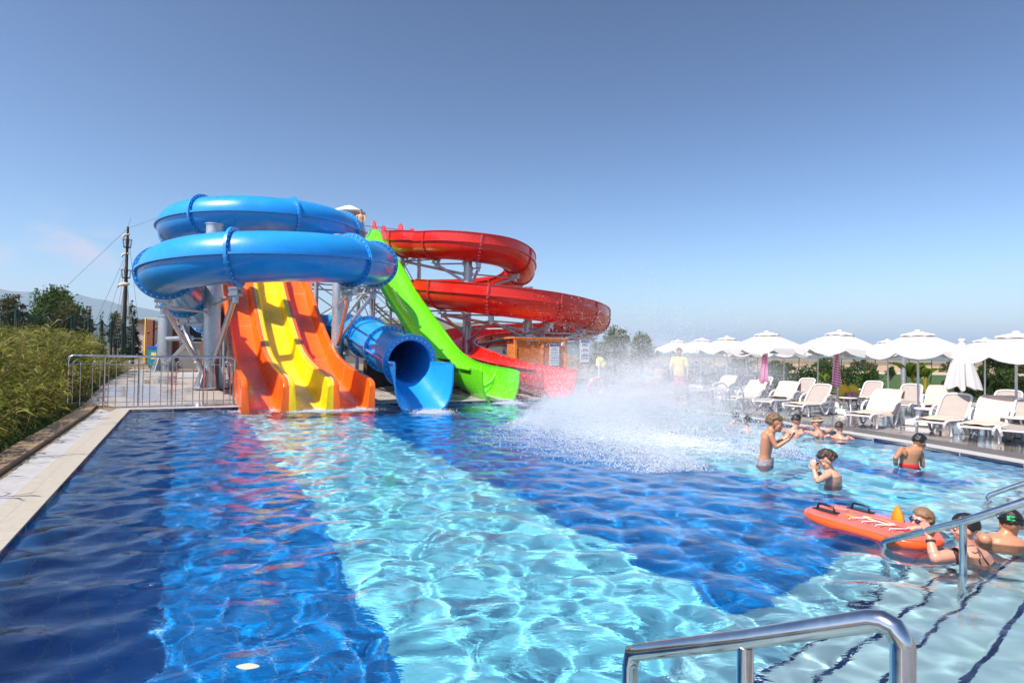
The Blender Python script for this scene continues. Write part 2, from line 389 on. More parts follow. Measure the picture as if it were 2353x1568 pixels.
# ---- blue tube slide
TR = .655
C1 = Vector((-10.08, 23.97)); C2 = Vector((-7.23, 18.03))
def arc(c, r, a0, a1, z0, z1, n): return [Vector((c.x+r*math.cos(R(a0+(a1-a0)*i/n)), c.y+r*math.sin(R(a0+(a1-a0)*i/n)), z0+(z1-z0)*i/n)) for i in range(n+1)]
bp = [Vector((-10.6, 34.6, 8.9)), Vector((-9.9, 31.5, 8.0)), Vector((-8.3, 28.4, 7.2)), Vector((-7.05, 25.8, 6.6))]
bp += arc(C1, 3.0, 0, -270, 6.42, 5.75, 14) + [Vector((-7.6, 26.6, 5.5)), Vector((-6.2, 24.4, 5.15)), Vector((-5.2, 22.0, 4.75)), Vector((-4.6, 19.9, 4.4))]
bp += arc(C2, 2.82, 0, -172, 4.15, 3.5, 9)
bp += [Vector(p) for p in [(-10.75, 19.6, 3.25), (-11.2, 21.2, 2.95), (-11.2, 22.9, 2.7), (-10.2, 24.5, 2.5), (-8.7, 25.2, 2.4), (-7.2, 24.7, 2.3), (-6.1, 23.3, 2.22), (-5.1, 21.35, 2.0), (-3.75, 18.75, 1.5), (-2.95, 17.35, 1.22)]]
bpath = catmull(bp, 6); bfr = frames(bpath)
blue = empty('tube_slide', (bpath[-1].x, bpath[-1].y, 0), 'long blue closed tube slide winding in two big loops down to the pool', 'water slide')
circ = [(TR*math.cos(2*math.pi*i/40), TR*math.sin(2*math.pi*i/40)) for i in range(40)]
circ_i = [(a*.95, c*.95) for a, c in circ]
b = MB()
rings_o = [[p+S*a+B*c for a, c in circ] for p, T, S, B in bfr]; rings_i = [[p+S*a+B*c for a, c in circ_i] for p, T, S, B in bfr]
b.loft(rings_o, cap=False); b.loft([r for r in rings_i], cap=False)
for e in (0, -1):
    ra, rb = rings_o[e], rings_i[e]; b.add(ra+rb, [(j, (j+1) % 40, 40+(j+1) % 40, 40+j) for j in range(40)])
b.build('tube', BLUE, blue)
b = MB()                                               # the two seams that run the length of the tube
for s_ in (1, -1): sweep(b, bfr, [(s_*(TR-.02), .03), (s_*(TR+.075), .03), (s_*(TR+.075), -.03), (s_*(TR-.02), -.03)], smooth=False)
b.build('seam_rail', BLUE, blue)
# joints between the tube sections
dist = cum(bpath); st = []
anchors = [nearest(bpath, (-6.95, 15.22, 3.75)), nearest(bpath, (C1.x+.2, C1.y-3.13, 6.2))]
k0 = dist[anchors[0]]; ss = [k0+3.09*i for i in range(-14, 8)]
joints = []
for s in ss:
    if 1 < s < dist[-1]-5.2: joints.append(min(range(len(dist)), key=lambda i: abs(dist[i]-s)))
for q in ((-5.1, 21.35, 2.0), (-3.95, 19.15, 1.58), (-2.95, 17.35, 1.22)): joints.append(nearest(bpath, q))
for i in joints:
    f = bfr[i]; p, T, S, B = f; b = MB(); rings = []
    for j in range(40):
        a = 2*math.pi*j/40; d = S*math.cos(a)+B*math.sin(a)
        hf = .15 if i == len(bfr)-1 else .11; rings.append([p+d*(TR-.01)-T*.035, p+d*(TR+hf)-T*.035, p+d*(TR+hf)+T*.035, p+d*(TR-.01)+T*.035])
    rings.append(rings[0]); b.loft(rings, cap=False)
    pts = [((TR+.055)*math.cos(a), (TR+.055)*math.sin(a)) for a in [2*math.pi*(j+.5)/30 for j in range(30)]]
    bolts(b, f, pts, .04); bolts(b, f, pts, -.04); b.build('joint_flange', [BLUE, bolt_m], blue, sharp=40)
# the open chute below the mouth
p, T, S, B = bfr[-1]; T = (T-UP*T.dot(UP)).normalized(); S = T.cross(UP).normalized(); b = MB(); rings = []
for i in range(9):
    t = i/8; c = p+T*(.04+1.15*t); zr = p.z-.02*t; r = TR*.95+(.83-TR*.95)*t**1.5; bot = zr-((p.z-TR*.95)*(1-t)+(-.16)*t)
    o_ = outline(r, .0, .0, .045, 2+1.2*t); c.z = zr; kk = bot/r
    rings.append([c+S*a+UP*(q*kk) for a, q in o_])
b.loft(rings); b.build('exit_chute', BLUE, blue, sharp=50)
for s_ in (-1, 1):
    b = MB(); b.loft([[r_[0 if s_ < 0 else 14]+S*s_*d+UP*e for d, e in ((-.01, -.03), (.10, -.03), (.10, .02), (-.01, .02))] for r_ in rings[:7]], smooth=False)
    b.build('chute_rim', BLUE, blue)
b = MB(); fb = Vector((p.x, p.y, 0))+T*.2-S*.9; b.tube([fb, fb+UP*.35], .07, 12, cap=True); b.tube([fb+UP*.35, fb+UP*.48], .035, 8); b.box(fb+UP*.5+S*.05, (.11, .07, .05)); b.lathe([(.14, 0), (.14, .02)], fb, 16)
b.build('foot_post', galv, blue)

# ---- three-lane slide: orange, yellow, orange
PR = at(858, 940, WZ); TOPV = [(-.05, .58), (0., .66), (.12, .72), (.3, .78), (.6, .82), (2.45, 1.01), (4.07, 1.30), (4.99, 1.57), (5.86, 1.98), (6.96, 2.52), (7.65, 2.93), (8.37, 3.36), (9.13, 3.80), (9.74, 4.18), (10.6, 4.78), (12.2, 5.75), (13.8, 6.7), (15.4, 7.6), (17.0, 8.35), (17.9, 8.62), (19.0, 8.68)]
def interp(tab, x):
    if x <= tab[0][0]: return tab[0][1]
    for (a, c), (d, e) in zip(tab, tab[1:]):
        if x <= d: return c+(e-c)*(x-a)/(d-a)
    return tab[-1][1]
HW = [(-.05, .74), (.05, .83), (.3, .86), (.9, .80), (2.4, .62), (4.5, .52), (30, .5)]
lanes = empty('three_lane_slide', (PR.x, PR.y, 0), 'straight three lane slide, yellow lane between two orange lanes', 'water slide')
VS = [-.05, 0, .05, .12, .3, .6, 1, 1.5, 2, 2.5, 3, 3.5, 4, 4.5, 5, 5.5, 6, 6.5, 7, 7.5, 8, 8.5, 9, 9.5, 10, 11, 12, 13, 14, 15, 16, 17, 18, 19]
ztab = [(v, interp(TOPV, v)) for v in VS]
def smooth_tab(tab):
    out = list(tab)
    for i in range(2, len(tab)-1): out[i] = (tab[i][0], (tab[i-1][1]+2*tab[i][1]+tab[i+1][1])/4)
    return out
ztab = smooth_tab(smooth_tab(ztab)); LW = 1.095
def lane_prof(h, left, right, u0):
    w = LW; a = [(.0, h-.012), (.025, h), (.11, h), (.135, h-.02), (.19, .14), (.215, .05), (.28, 0), (w-.28, 0), (w-.215, .05), (w-.19, .14), (w-.135, h-.02), (w-.11, h), (w-.025, h), (w, h-.012)]
    return [(x+u0, y) for x, y in a+[(w, -.05), (0, -.05)]]
for li, (m_, lab) in enumerate(((ORANGE, 'left orange lane'), (YELLOW, 'middle yellow lane'), (ORANGE, 'right orange lane'))):
    b = MB(); rings = []
    for v, zt in ztab:
        h = interp(HW, v); base = PR-U*(3*LW-.02)+V*v; base = Vector((base.x, base.y, zt-h))
        rings.append([base+U*x+UP*y for x, y in lane_prof(h, li == 0, li == 2, li*LW)])
    b.loft(rings, smooth=True); o = b.build('lane', m_, lanes, sharp=38); o['label'] = lab
    # sealed joints across the lane
    for vj in (.62, 2.9, 5.2, 7.5, 9.8, 12.4, 15):
        zt = interp(ztab, vj); h = interp(HW, vj); base = PR-U*(3*LW-.02)+V*vj; base.z = zt-h; pr = lane_prof(h, 0, 0, li*LW)[1:13]; b = MB()
        vj2 = vj+.018; b2 = PR-U*(3*LW-.02)+V*vj2; b2.z = interp(ztab, vj2)-interp(HW, vj2)
        b.loft([[base+U*x+UP*(y+.006) for x, y in pr], [b2+U*x+UP*(y+.006) for x, y in pr]], closed=False, cap=False)
        b.build('joint_line', mat('seam_%d' % (li % 2), (.95, .42, .18) if li != 1 else (.92, .80, .30), .5), lanes)
for li in (1, 2):
    b = MB(); b.loft([[PR-U*(3*LW-.02)+V*v+U*(li*LW+x)+UP*(zt-PR.z+y+.012) for x, y in ((-.012, 0), (.012, 0), (.012, .012), (-.012, .012))] for v, zt in ztab if v < 16], smooth=False)
    b.build('divider_seam', mat('seam_pale', (.85, .55, .30), .5), lanes)
for v in (3.4, 6.2, 9.2, 12.5, 15.5):
    b = MB()
    for u_ in (-3.0, -.4):
        q = PR+V*v+U*u_; z0 = gz(q.x, q.y); z1 = interp(ztab, v)-interp(HW, v)-.04
        if v == 6.2 and u_ < -2: continue
        b.tube([(q.x, q.y, z0), (q.x, q.y, z1)], .06, 10)
    a = PR+V*v-U*3.2; c = PR+V*v-U*.1; z1 = interp(ztab, v)-interp(HW, v)-.09; b.tube([(a.x, a.y, z1), (c.x, c.y, z1)], .05, 8)
    b.build('support_trestle', galv, lanes)

# ---- green open slide
GL, GR_ = at(1106, 924, WZ), at(1191, 922, WZ); GC = (GL+GR_)/2
GT = [(0, .90), (.5, .98), (2.0, 1.04), (3.33, 1.14), (4.99, 1.54), (6.2, 2.2), (7.44, 2.85), (9.0, 3.68), (10.4, 4.45), (11.9, 5.5), (13.16, 6.3), (14.5, 7.1), (15.85, 7.95), (17.0, 8.55), (17.8, 8.72), (19, 8.75)]
gt = [(i*.4, interp(GT, i*.4)) for i in range(48)]
for _ in range(3): gt = smooth_tab(gt)
green = empty('open_slide', (GC.x, GC.y, 0), 'steep straight bright green open slide between blue and red slides', 'water slide')
GRT = [(0, .65), (1.5, .66), (4, .74), (11, .76), (15, .68), (19, .64)]
b = MB(); rings = []; fr_g = []
for v, z in gt:
    r = interp(GRT, v); c = GR_+V*v-U*r; c.z = z
    fr_g.append((c, -V, -U, UP)); dz = min(.62, z-WZ+.1) if v > 1.6 else (z-WZ+.12)
    dz = .62 if v > 3.5 else .62+(z+.18-.62)*min(1, (3.5-v)/3.0); nn = 2.0+.5*min(1, max(0, (3-v)/3))
    rings.append([c+U*a+UP*(q*(dz/r if q < 0 else 1)) for a, q in outline(r, .02, .02, .04, nn)])
b.loft(rings); b.build('channel', GREEN, green, sharp=50)
for s_ in (-1, 1):
    b = MB(); b.loft([[c+U*s_*(interp(GRT, v)-.02+d)+UP*e for d, e in ((.02, -.05), (.15, -.06), (.15, -.02), (.05, .03), (.0, .03))] for (v, z), c in zip(gt, [f[0] for f in fr_g]) if v > .55], smooth=False)
    b.build('rim', GREEN, green)
for v in (1.6, 2.7, 5.0, 7.3, 9.6, 11.9, 14.2, 16.5):
    i = min(range(len(gt)), key=lambda k: abs(gt[k][0]-v)); b = MB(); c = fr_g[i][0]
    T_ = (fr_g[i+1][0]-fr_g[i-1][0]).normalized(); B_ = U.cross(T_).normalized(); f = (c, T_, U, B_ if B_.z > 0 else -B_)
    rg = interp(GRT, v); half_flange(b, f, rg, 0, 0, .08, .05); bolts(b, f, [((rg+.08)*math.cos(a), (rg+.08)*math.sin(a)) for a in [math.pi+math.pi*(j+.5)/14 for j in range(14)]], .03)
    bolts(b, f, [((rg+.08)*math.cos(a), (rg+.08)*math.sin(a)) for a in [math.pi+math.pi*(j+.5)/14 for j in range(14)]], -.03)
    b.build('joint_flange', [GREEN, bolt_m], green, sharp=40)
    b = MB(); b.loft([[c+T_*e+U*a+f[3]*q*1.0 for a, q in outline(rg-.012, 0, 0, .0, 2)[:15]] for e in (-.012, .012)], closed=False, cap=False)
    b.build('joint_line', mat('seam_green', (.50, .80, .22), .5), green)
for v in (2.0, 5.0, 8.2, 11.5, 14.8):
    b = MB()
    i = min(range(len(gt)), key=lambda k: abs(gt[k][0]-v)); c = fr_g[i][0]; z0 = gz(c.x, c.y); zt = c.z-.70
    if zt-z0 > .15: b.tube([(c.x, c.y, z0), (c.x, c.y, zt)], .065 if v > 3 else .055, 12); b.lathe([(.13, 0), (.13, .02)], (c.x, c.y, z0), 12); b.box((c.x, c.y, zt), (.12, .08, .05))
    if b.v: b.build('support_leg', galv, green)

# ---- red spiral slide
RR = .79; WL = .02; WR = .47
RP = [(887, 536, 36.7), (905, 548, 34.6), (935, 555, 32.0), (975, 558, 31.4), (1033, 558, 30.1), (1100, 565, 29.8), (1157, 577, 30.6), (1192, 600, 32.5), (1190, 625, 34.7), (1150, 642, 36.5), (1070, 655, 37.2), (985, 658, 36.1), (936, 659, 35.2), (922, 660, 33.2), (950, 663, 30.9), (1031, 671, 28.3), (1104, 679, 27.3), (1179, 688, 27.2), (1261, 700, 27.9), (1335, 716, 29.8), (1364, 732, 32.3), (1338, 746, 34.7), (1269, 755, 36.3), (1190, 761, 36.8), (1110, 768, 34.0), (1062, 778, 31.4), (1052, 790, 29.0)]
rp = [atY(*q) for q in RP]
RL = (at(1240, 921, WZ)+at(1331, 920, WZ))/2
for t, z in ((6.4, 1.50), (5, 1.30), (3.5, 1.14), (2, 1.05), (.9, 1.0), (0, .96)): q = RL+V*t; rp.append(Vector((q.x, q.y, z)))
rpath = catmull(rp, 6); rfr = frames(rpath); rd = cum(rpath); RLEN = rd[-1]
red = empty('spiral_slide', (RL.x, RL.y, 0), 'red open spiral slide of two and a half turns with raised outer wall', 'water slide')
LOW0 = rd[nearest(rpath, rp[12])]; LOW1 = rd[nearest(rpath, rp[14])]+1.6
def rprof(i):
    s = rd[i]; e = RLEN-s; wr = WR if 3.2 < s and e > 9.5 else (.06 if s <= 3.2 else WR*max(0, (e-8.9)/.6) if e > 8.9 else .0)
    wr *= 1-max(0, min(1, (s-LOW0)/.25))*max(0, min(1, (LOW1-s)/.25)); wr = max(wr, .02)
    wl = .04 if s > 3.2 else .10
    if e < 9.5: wl = .02; wr = max(wr, .02)
    dz = 1. if e > 4 else 1+(((rpath[i].z+.20)/RR)-1)*(4-e)/4
    return [(a, q*dz if q < 0 else q) for a, q in outline(RR*(1 if e > 6 else 1-.15*(6-e)/6), wl, wr, .035, 2+.4*max(0, (4-e)/4))]
b = MB(); sweep(b, rfr, rprof); b.build('channel', RED, red, sharp=50)
b = MB()
def rq(i): return RR*(1 if RLEN-rd[i] > 6 else 1-.15*(6-RLEN+rd[i])/6)
for s_ in (1, -1): sweep(b, rfr[8:-3], lambda i, s_=s_: [(s_*(rq(i+8)-.0), .025), (s_*(rq(i+8)+.11), .025), (s_*(rq(i+8)+.11), -.025), (s_*(rq(i+8)-.0), -.025)], smooth=False)
i0 = next(i for i in range(len(rd)) if rd[i] > 3.4); i1 = next(i for i in range(len(rd)) if rd[i] > RLEN-9.7)
iA = next(i for i in range(len(rd)) if rd[i] > LOW0); iB = next(i for i in range(len(rd)) if rd[i] > LOW1)
for ja, jb in ((i0, iA), (iB, i1)): sweep(b, rfr[ja:jb], [(RR+.0, WR-.01), (RR+.08, WR-.01), (RR+.08, WR+.025), (RR+.0, WR+.025)], smooth=False)
b.build('rim', RED, red)
rj = []
for k in range(40):
    s = 2.0+2.72*k
    if s < RLEN-1.2: rj.append(min(range(len(rd)), key=lambda i: abs(rd[i]-s)))
for i in rj:
    s = rd[i]; e = RLEN-s; b = MB(); wr = WR if 3.3 < s and e > 9.6 and not LOW0 < s < LOW1 else .02; RQ = RR*(1 if e > 6 else 1-.15*(6-e)/6)
    half_flange(b, rfr[i], RQ, 0.02, wr, .075, .05)
    pts = [((RR+.075)*math.cos(a), (RR+.075)*math.sin(a)) for a in [math.pi+math.pi*(j+.5)/15 for j in range(15)]]+([(RR+.075, .1+.09*j) for j in range(4)] if wr > .1 else [])
    bolts(b, rfr[i], pts, .03); bolts(b, rfr[i], pts, -.03); b.build('joint_flange', [RED, bolt_m], red, sharp=40)
for s0 in (.3, 3.3):                                 # the raised cheeks of the entry
    i = next(i for i in range(len(rd)) if rd[i] > s0); p, T, S, B = rfr[i]
    for sg in (-1, 1):
        b = MB(); b.loft([[p+T*t+S*sg*(RR+o_)+UP*h for o_, h in ((-.02, -.05), (-.02, hh), (.05, hh), (.05, -.05))] for t, hh in ((-.9, .05), (-.6, .55), (-.2, .74), (.35, .70), (.8, .35), (1.3, .05))], smooth=False)
        b.build('entry_cheek', RED, red)

# ---------------------------------------------------------------- steel columns that carry the slides
def column(x, y, ztop, r, label, arms, group='steel columns under the slides', dia=True):
    z0 = gz(x, y); e = empty('support_column', (x, y, z0), label, 'steel column', group)
    b = MB(); b.tube([(x, y, z0), (x, y, ztop)], r, 28); b.lathe([(r+.03, 0), (r+.03, .03)], (x, y, ztop-.01), 28); b.build('post', galv, e, sharp=40)
    b = MB(); b.lathe([(r+.28, 0), (r+.28, .03)], (x, y, z0+.002), 20)
    for k in range(6):
        a = k*math.pi/3+.3; d = Vector((math.cos(a), math.sin(a), 0)); n_ = Vector((-d.y, d.x, 0))*.012; c = Vector((x, y, z0+.03))
        tri = [c+d*(r-.01), c+d*(r+.26), c+d*(r+.03)+UP*.62, c+d*(r-.01)+UP*.62]
        b.loft([[q+n_ for q in tri], [q-n_ for q in tri]], smooth=False)
    b.build('base_plate', galv, e)
    for (z1, tgt, rr) in arms:
        tgt = Vector(tgt); d = Vector((tgt.x-x, tgt.y-y, 0)).normalized(); b = MB()
        a = Vector((x, y, z0+z1 if z1 < 0 else z1))+d*(r+.02); b.tube([a, tgt], rr, 12)
        b.box(a, (.05, .07, .11), Matrix.Rotation(math.atan2(d.y, d.x), 3, 'Z'))
        b.build('bracket_arm', galv, e)
    return e
def under(fr, i, r): p = fr[i][0]; return Vector((p.x, p.y, p.z-r))
def arms_to(fr, i, r, x, y, drop=1.6, th=.075):
    q = under(fr, i, r+.30); return [(q.z-drop, q, th), (q.z-.02, q+Vector(((x-q.x)*.02, (y-q.y)*.02, 0)), th*.55)]
def cradle(parent, fr, idx, r):
    for i in idx:
        q = under(fr, i, r); p, T, S, B = fr[i]; rot = Matrix((S, T, UP)).transposed(); b = MB()
        b.box(q-UP*.06, (.22, .10, .035), rot); b.box(q-UP*.14+S*.15, (.02, .10, .10), rot); b.box(q-UP*.14-S*.15, (.02, .10, .10), rot)
        b.box(q-UP*.22, (.20, .11, .03), rot); b.tube([q-UP*.2, q-UP*.42], .075, 12); b.build('cradle', galv, parent, sharp=40)
bl = [i for i in joints if 6 < dist[i] < dist[-1]-6]
cradle(blue, bfr, bl, TR+.08); cradle(red, rfr, [i for i in rj if rd[i] < RLEN-7], RR+.05)
def near_joints(fr, js, x, y, zmax, maxd): return [i for i in js if math.hypot(fr[i][0].x-x, fr[i][0].y-y) < maxd and fr[i][0].z < zmax]
xc, yc = -9.3, 18.6
A = []
for i in near_joints(bfr, bl, xc, yc, 4.6, 4.6): A += arms_to(bfr, i, TR, xc, yc, 1.9)
p1 = atY(487, 516, 18.6); column(xc, yc, p1.z, .235, 'thick galvanised steel column standing left of the orange lane inside the lower blue loop', A)
A = []
for i in near_joints(bfr, bl, -12.9, 25.6, 3.6, 4.6)[:3]: A += arms_to(bfr, i, TR, -12.9, 25.6, 1.5, .065)
q2 = gp(378, 852); column(q2.x, q2.y, 2.9, .31, 'short galvanised steel column behind the fence, furthest left under the blue tube', [(1.9, atY(440, 776, q2.y-3), .1), (.8, atY(441, 777, q2.y-3), .08)])
xc, yc = -6.1, 21.0; A = []
for i in near_joints(bfr, bl, xc, yc, 5.2, 4.4): A += arms_to(bfr, i, TR, xc, yc, 1.4, .065)
column(xc, yc, atY(776, 541, 21).z, .21, 'galvanised steel column right of the orange lane in front of the blue tube', A)
qa = atY(1075, 600, 30.2); A = []
for i in near_joints(rfr, rj, qa.x, qa.y, 99, 4.6): A += arms_to(rfr, i, RR, qa.x, qa.y, .9, .07)
column(qa.x, qa.y, atY(1075, 599, 30.2).z, .21, 'tall galvanised column in the centre of the upper red loop', A)
qb = atY(1214, 664, 28.6); A = []
for i in near_joints(rfr, rj, qb.x, qb.y, 5, 5.2): A += arms_to(rfr, i, RR, qb.x, qb.y, .7, .07)
column(qb.x, qb.y, atY(1214, 660, 28.6).z, .19, 'galvanised column in the centre of the lower red loop behind the orange cabinet', A)
# ---------------------------------------------------------------- ground, decks, kerbs
soil_m = mat('dry_ground', (.17, .125, .075), .95, var=.4, vscale=.25, var2=(.26, .20, .12), bump=.3, bscale=3)
grass_m = mat('lawn_grass', (.030, .070, .012), .9, var=.3, vscale=.6, var2=(.055, .105, .020), bump=.6, bscale=30)
rough_m = mat('rough_grass', (.030, .042, .012), .95, var=.4, vscale=1.2, var2=(.085, .085, .03), bump=.8, bscale=12)
def deck_nodes(base, wet, s=.6, thr=.52, lines=.012):
    def f(t, p):
        u, v, g = uv_nodes(t); n = N(t, 'ShaderNodeTexNoise', i_Scale=.55, i_Detail=4., i_Roughness=.6, i_Distortion=.4); L(t, g.outputs['Position'], n.inputs['Vector'])
        r = N(t, 'ShaderNodeMapRange', i_1=thr-.05, i_2=thr+.05); L(t, n.outputs['Fac'], r.inputs[0])
        n2 = N(t, 'ShaderNodeTexNoise', i_Scale=14., i_Detail=5.); L(t, g.outputs['Position'], n2.inputs['Vector'])
        c0 = mixc(t, n2.outputs['Fac'], tuple(q*.78 for q in base), tuple(min(1, q*1.18) for q in base))
        gr = grout(t, u, v, s, lines/s); c0 = mixc(t, mth(t, 'MULTIPLY', gr, .65), c0, tuple(q*.5 for q in base))
        c = mixc(t, r.outputs[0], c0, mixc(t, .5, c0, wet)); L(t, c, p.inputs['Base Color'])
        rr = N(t, 'ShaderNodeMapRange', i_3=.55, i_4=.06); L(t, r.outputs[0], rr.inputs[0]); L(t, rr.outputs[0], p.inputs['Roughness'])
        b_ = N(t, 'ShaderNodeBump', i_Strength=.12, i_Distance=.01); L(t, n2.outputs['Fac'], b_.inputs['Height']); L(t, b_.outputs[0], p.inputs['Normal'])
    return f
deck_m = tile_mat('paving_far', deck_nodes((.36, .33, .29), (.22, .20, .18), .6, .50)); stone_m = tile_mat('paving_right', deck_nodes((.26, .23, .20), (.11, .095, .085), .5, .45))
cop_m = tile_mat('coping_stone', deck_nodes((.42, .38, .31), (.28, .25, .21), .33, .6, .006)); brown_m = tile_mat('kerb_stone', deck_nodes((.27, .19, .11), (.15, .10, .06), .4, .62, .008))
def grate_nodes(t, p):
    u, v, g = uv_nodes(t)
    f = mth(t, 'MULTIPLY', mth(t, 'LESS_THAN', mth(t, 'FRACT', mth(t, 'MULTIPLY', mth(t, 'ADD', u, mth(t, 'MULTIPLY', v, .9)), 1/.045)), .38), .45)
    c = mixc(t, f, (.52, .50, .47), (.20, .19, .19)); L(t, c, p.inputs['Base Color']); p.inputs['Roughness'].default_value = .45
grate_m = tile_mat('overflow_grate', grate_nodes); strip_m = mat('white_drain_cover', (.44, .43, .42), .4, var=.08, vscale=8); dark_strip_m = mat('grey_edge_strip', (.12, .11, .105), .5, var=.15, vscale=20, bump=.2, bscale=80)
def grid_sheet(name, poly_u0, poly_u1, v0, v1, m, dz, step=1.5, kind='structure'):
    """a sheet in pool coordinates that follows the ground heights"""
    b = MB(); nu = max(1, math.ceil((poly_u1-poly_u0)/step)); nv = max(1, math.ceil((v1-v0)/step)); O = POOL[0]
    vs = []
    for j in range(nv+1):
        for i in range(nu+1):
            p = O+U*(poly_u0+(poly_u1-poly_u0)*i/nu)+V*(v0+(v1-v0)*j/nv); vs.append((p.x, p.y, gz(p.x, p.y)+dz))
    b.add(vs, [(j*(nu+1)+i, j*(nu+1)+i+1, (j+1)*(nu+1)+i+1, (j+1)*(nu+1)+i) for j in range(nv) for i in range(nu)])
    return tag(b.build(name, m), kind=kind)
# base ground: rings that open round the pool and run to the horizon
RADS = [.02, .6, 1.5, 3, 5, 8, 12, 17, 24, 34, 60, 140, 500, 3000, 14000]
dense = []
for i in range(len(POOL)):
    a, c = POOL[i], POOL[(i+1) % len(POOL)]; k = max(1, int((c-a).length/1.5))
    for j in range(k): dense.append(a.lerp(c, j/k))
cen = Vector((0, 8, 0)); b = MB(); rings = []
for r_ in RADS:
    ring = []
    for p in dense:
        d = (p-cen).normalized(); q = p+d*r_ ; ring.append(Vector((q.x, q.y, gz(q.x, q.y)-.012-(.25 if False else 0))))
    rings.append(ring)
b.loft(rings, cap=False); tag(b.build('ground', soil_m), kind='structure')
# coping all round: left in beige stone, white drain cover and brown kerb; far and right with the overflow grate
def edge_strip(name, i0, i1, d0, d1, z, m, h=.0):
    A, B_ = offs(POOL, d0), offs(POOL, d1); b = MB()
    for i in range(i0, i1):
        a, c, d, e = A[i % 9], A[(i+1) % 9], B_[(i+1) % 9], B_[i % 9]
        k = max(1, int((c-a).length/1.2))
        for j in range(k):
            q = [a.lerp(c, j/k), a.lerp(c, (j+1)/k), e.lerp(d, (j+1)/k), e.lerp(d, j/k)]
            top = [Vector((p.x, p.y, z+max(0, gz(p.x, p.y)))) for p in q]; bot = [p-UP*(.03+h) for p in top]
            b.add(top+bot, [(0, 1, 2, 3), (0, 4, 5, 1), (2, 6, 7, 3)])
    return tag(b.build(name, m), kind='structure')
edge_strip('coping', 8, 9, 0, .32, .004, cop_m, .03); edge_strip('drain_cover', 8, 9, .323, .62, .002, strip_m); edge_strip('drain_gap', 8, 9, .62, .72, -.02, mat('gap', (.12, .10, .09), .9)); edge_strip('kerb', 8, 9, .72, 1.02, .05, brown_m, .1)
edge_strip('far_coping', 0, 1, 0, .30, .004, grate_m, .03); edge_strip('right_coping', 1, 8, 0, .30, .004, grate_m, .03)
edge_strip('grey_strip', 1, 8, .303, .86, .008, dark_strip_m)
grid_sheet('far_deck', -1.02, 19, .303, 15.5, deck_m, .004)
# right deck: a polygon strip beside the pool
A_ = offs(POOL, .864); B2 = offs(POOL, 9.0); b = MB()
for i in range(1, 8):
    q = [A_[i], A_[i+1], B2[i+1], B2[i]]; b.add([(p.x, p.y, -.003+max(0, gz(p.x, p.y))) for p in q], [(0, 1, 2, 3)])
tag(b.build('right_deck', stone_m), kind='structure')
b = MB(); Lp = [(9.5, 24), (60, 24), (140, 60), (160, 88), (60, 92), (14, 66)]
Lw = [at(1985, 902, .0), at(2700, 960, .0), at(2700, 866, .0), at(1960, 856, .0), at(1700, 852, 0), at(1700, 885, 0)]
b.add([(p.x, p.y, .012) for p in Lw], [tuple(range(6))]); tag(b.build('lawn', grass_m), kind='structure')
b = MB(); q = [at(1600, 851, 0), at(2700, 864, 0), at(2700, 850, 0), at(1600, 833, 0)]
b.add([(p.x, p.y, .016) for p in q], [(0, 1, 2, 3)]); tag(b.build('dirt_field', mat('ploughed_soil', (.36, .22, .13), .95, var=.25, vscale=.08, var2=(.50, .36, .24))), kind='structure')
b = MB(); q = [at(1500, 852, 0), at(2700, 869, 0), at(2700, 864.5, 0), at(1500, 848, 0)]
b.add([(p.x, p.y, .024) for p in q], [(0, 1, 2, 3)]); tag(b.build('dirt_road', mat('pale_dirt', (.50, .42, .33), .95, var=.15, vscale=.3)), kind='structure')
# undergrowth floor on the left
b = MB(); O = POOL[0]
pts_ = []
for j in range(20):
    for i in range(14):
        p = O+U*(-13+(-1.03+13)*i/13)+V*(-17+34*j/19); pts_.append((p.x, p.y, gz(p.x, p.y)+.02+.10*noise.noise(p*.9)*(i < 13)))
b.add(pts_, [(j*14+i, j*14+i+1, (j+1)*14+i+1, (j+1)*14+i) for j in range(19) for i in range(13)], 0, True); tag(b.build('rough_grass_bank', rough_m), kind='structure')
# hills far off
def ridge(name, pts, dist, col, base=0):
    b = MB(); r0 = []; r1 = []; r2 = []
    for k, (px, h) in enumerate(pts):
        d = ray(px, 812); d = Vector((d.x, d.y, 0)).normalized(); hh = h*dist/1380
        r0.append(d*dist*.93+UP*(-5)); r1.append(d*dist+UP*(hh+HC)); r2.append(d*dist*1.25+UP*(-5))
    b.loft([r0, r1, r2], closed=False, cap=False); return tag(b.build(name, mat(name+'_green', col, .95, var=.3, vscale=.002)), kind='structure')
def fr_ridge(x0, x1, n, f): return [(x0+(x1-x0)*i/n, f(x0+(x1-x0)*i/n)) for i in range(n+1)]
ridge('far_mountains', fr_ridge(-700, 3200, 120, lambda x: (128 if x < 100 else max(22, 128-(x-100)*.085 if x < 900 else 60-(x-900)*.03))*(.86+.2*noise.noise((x*.004, 3, 1))+.06*noise.noise((x*.02, 1, 1)))-12), 6400, (.05, .075, .055))
ridge('near_hills', fr_ridge(-700, 3200, 120, lambda x: 24+26*noise.noise((x*.003, 9, 2))+6*noise.noise((x*.016, 2, 4))), 3600, (.045, .07, .04))
# the air
HB = MB(); HB.box((0, 3000, 300), (16000, 15000, 305)); hm = bpy.data.materials.new('air'); hm.use_nodes = True; t = hm.node_tree; t.nodes.clear()
pv = N(t, 'ShaderNodeVolumePrincipled', i_Density=.00013, i_Anisotropy=.2); pv.inputs['Color'].default_value = (.58, .78, 1, 1); oo = N(t, 'ShaderNodeOutputMaterial'); L(t, pv.outputs[0], oo.inputs['Volume'])
hz = HB.build("haze", hm); tag(hz, kind="stuff")
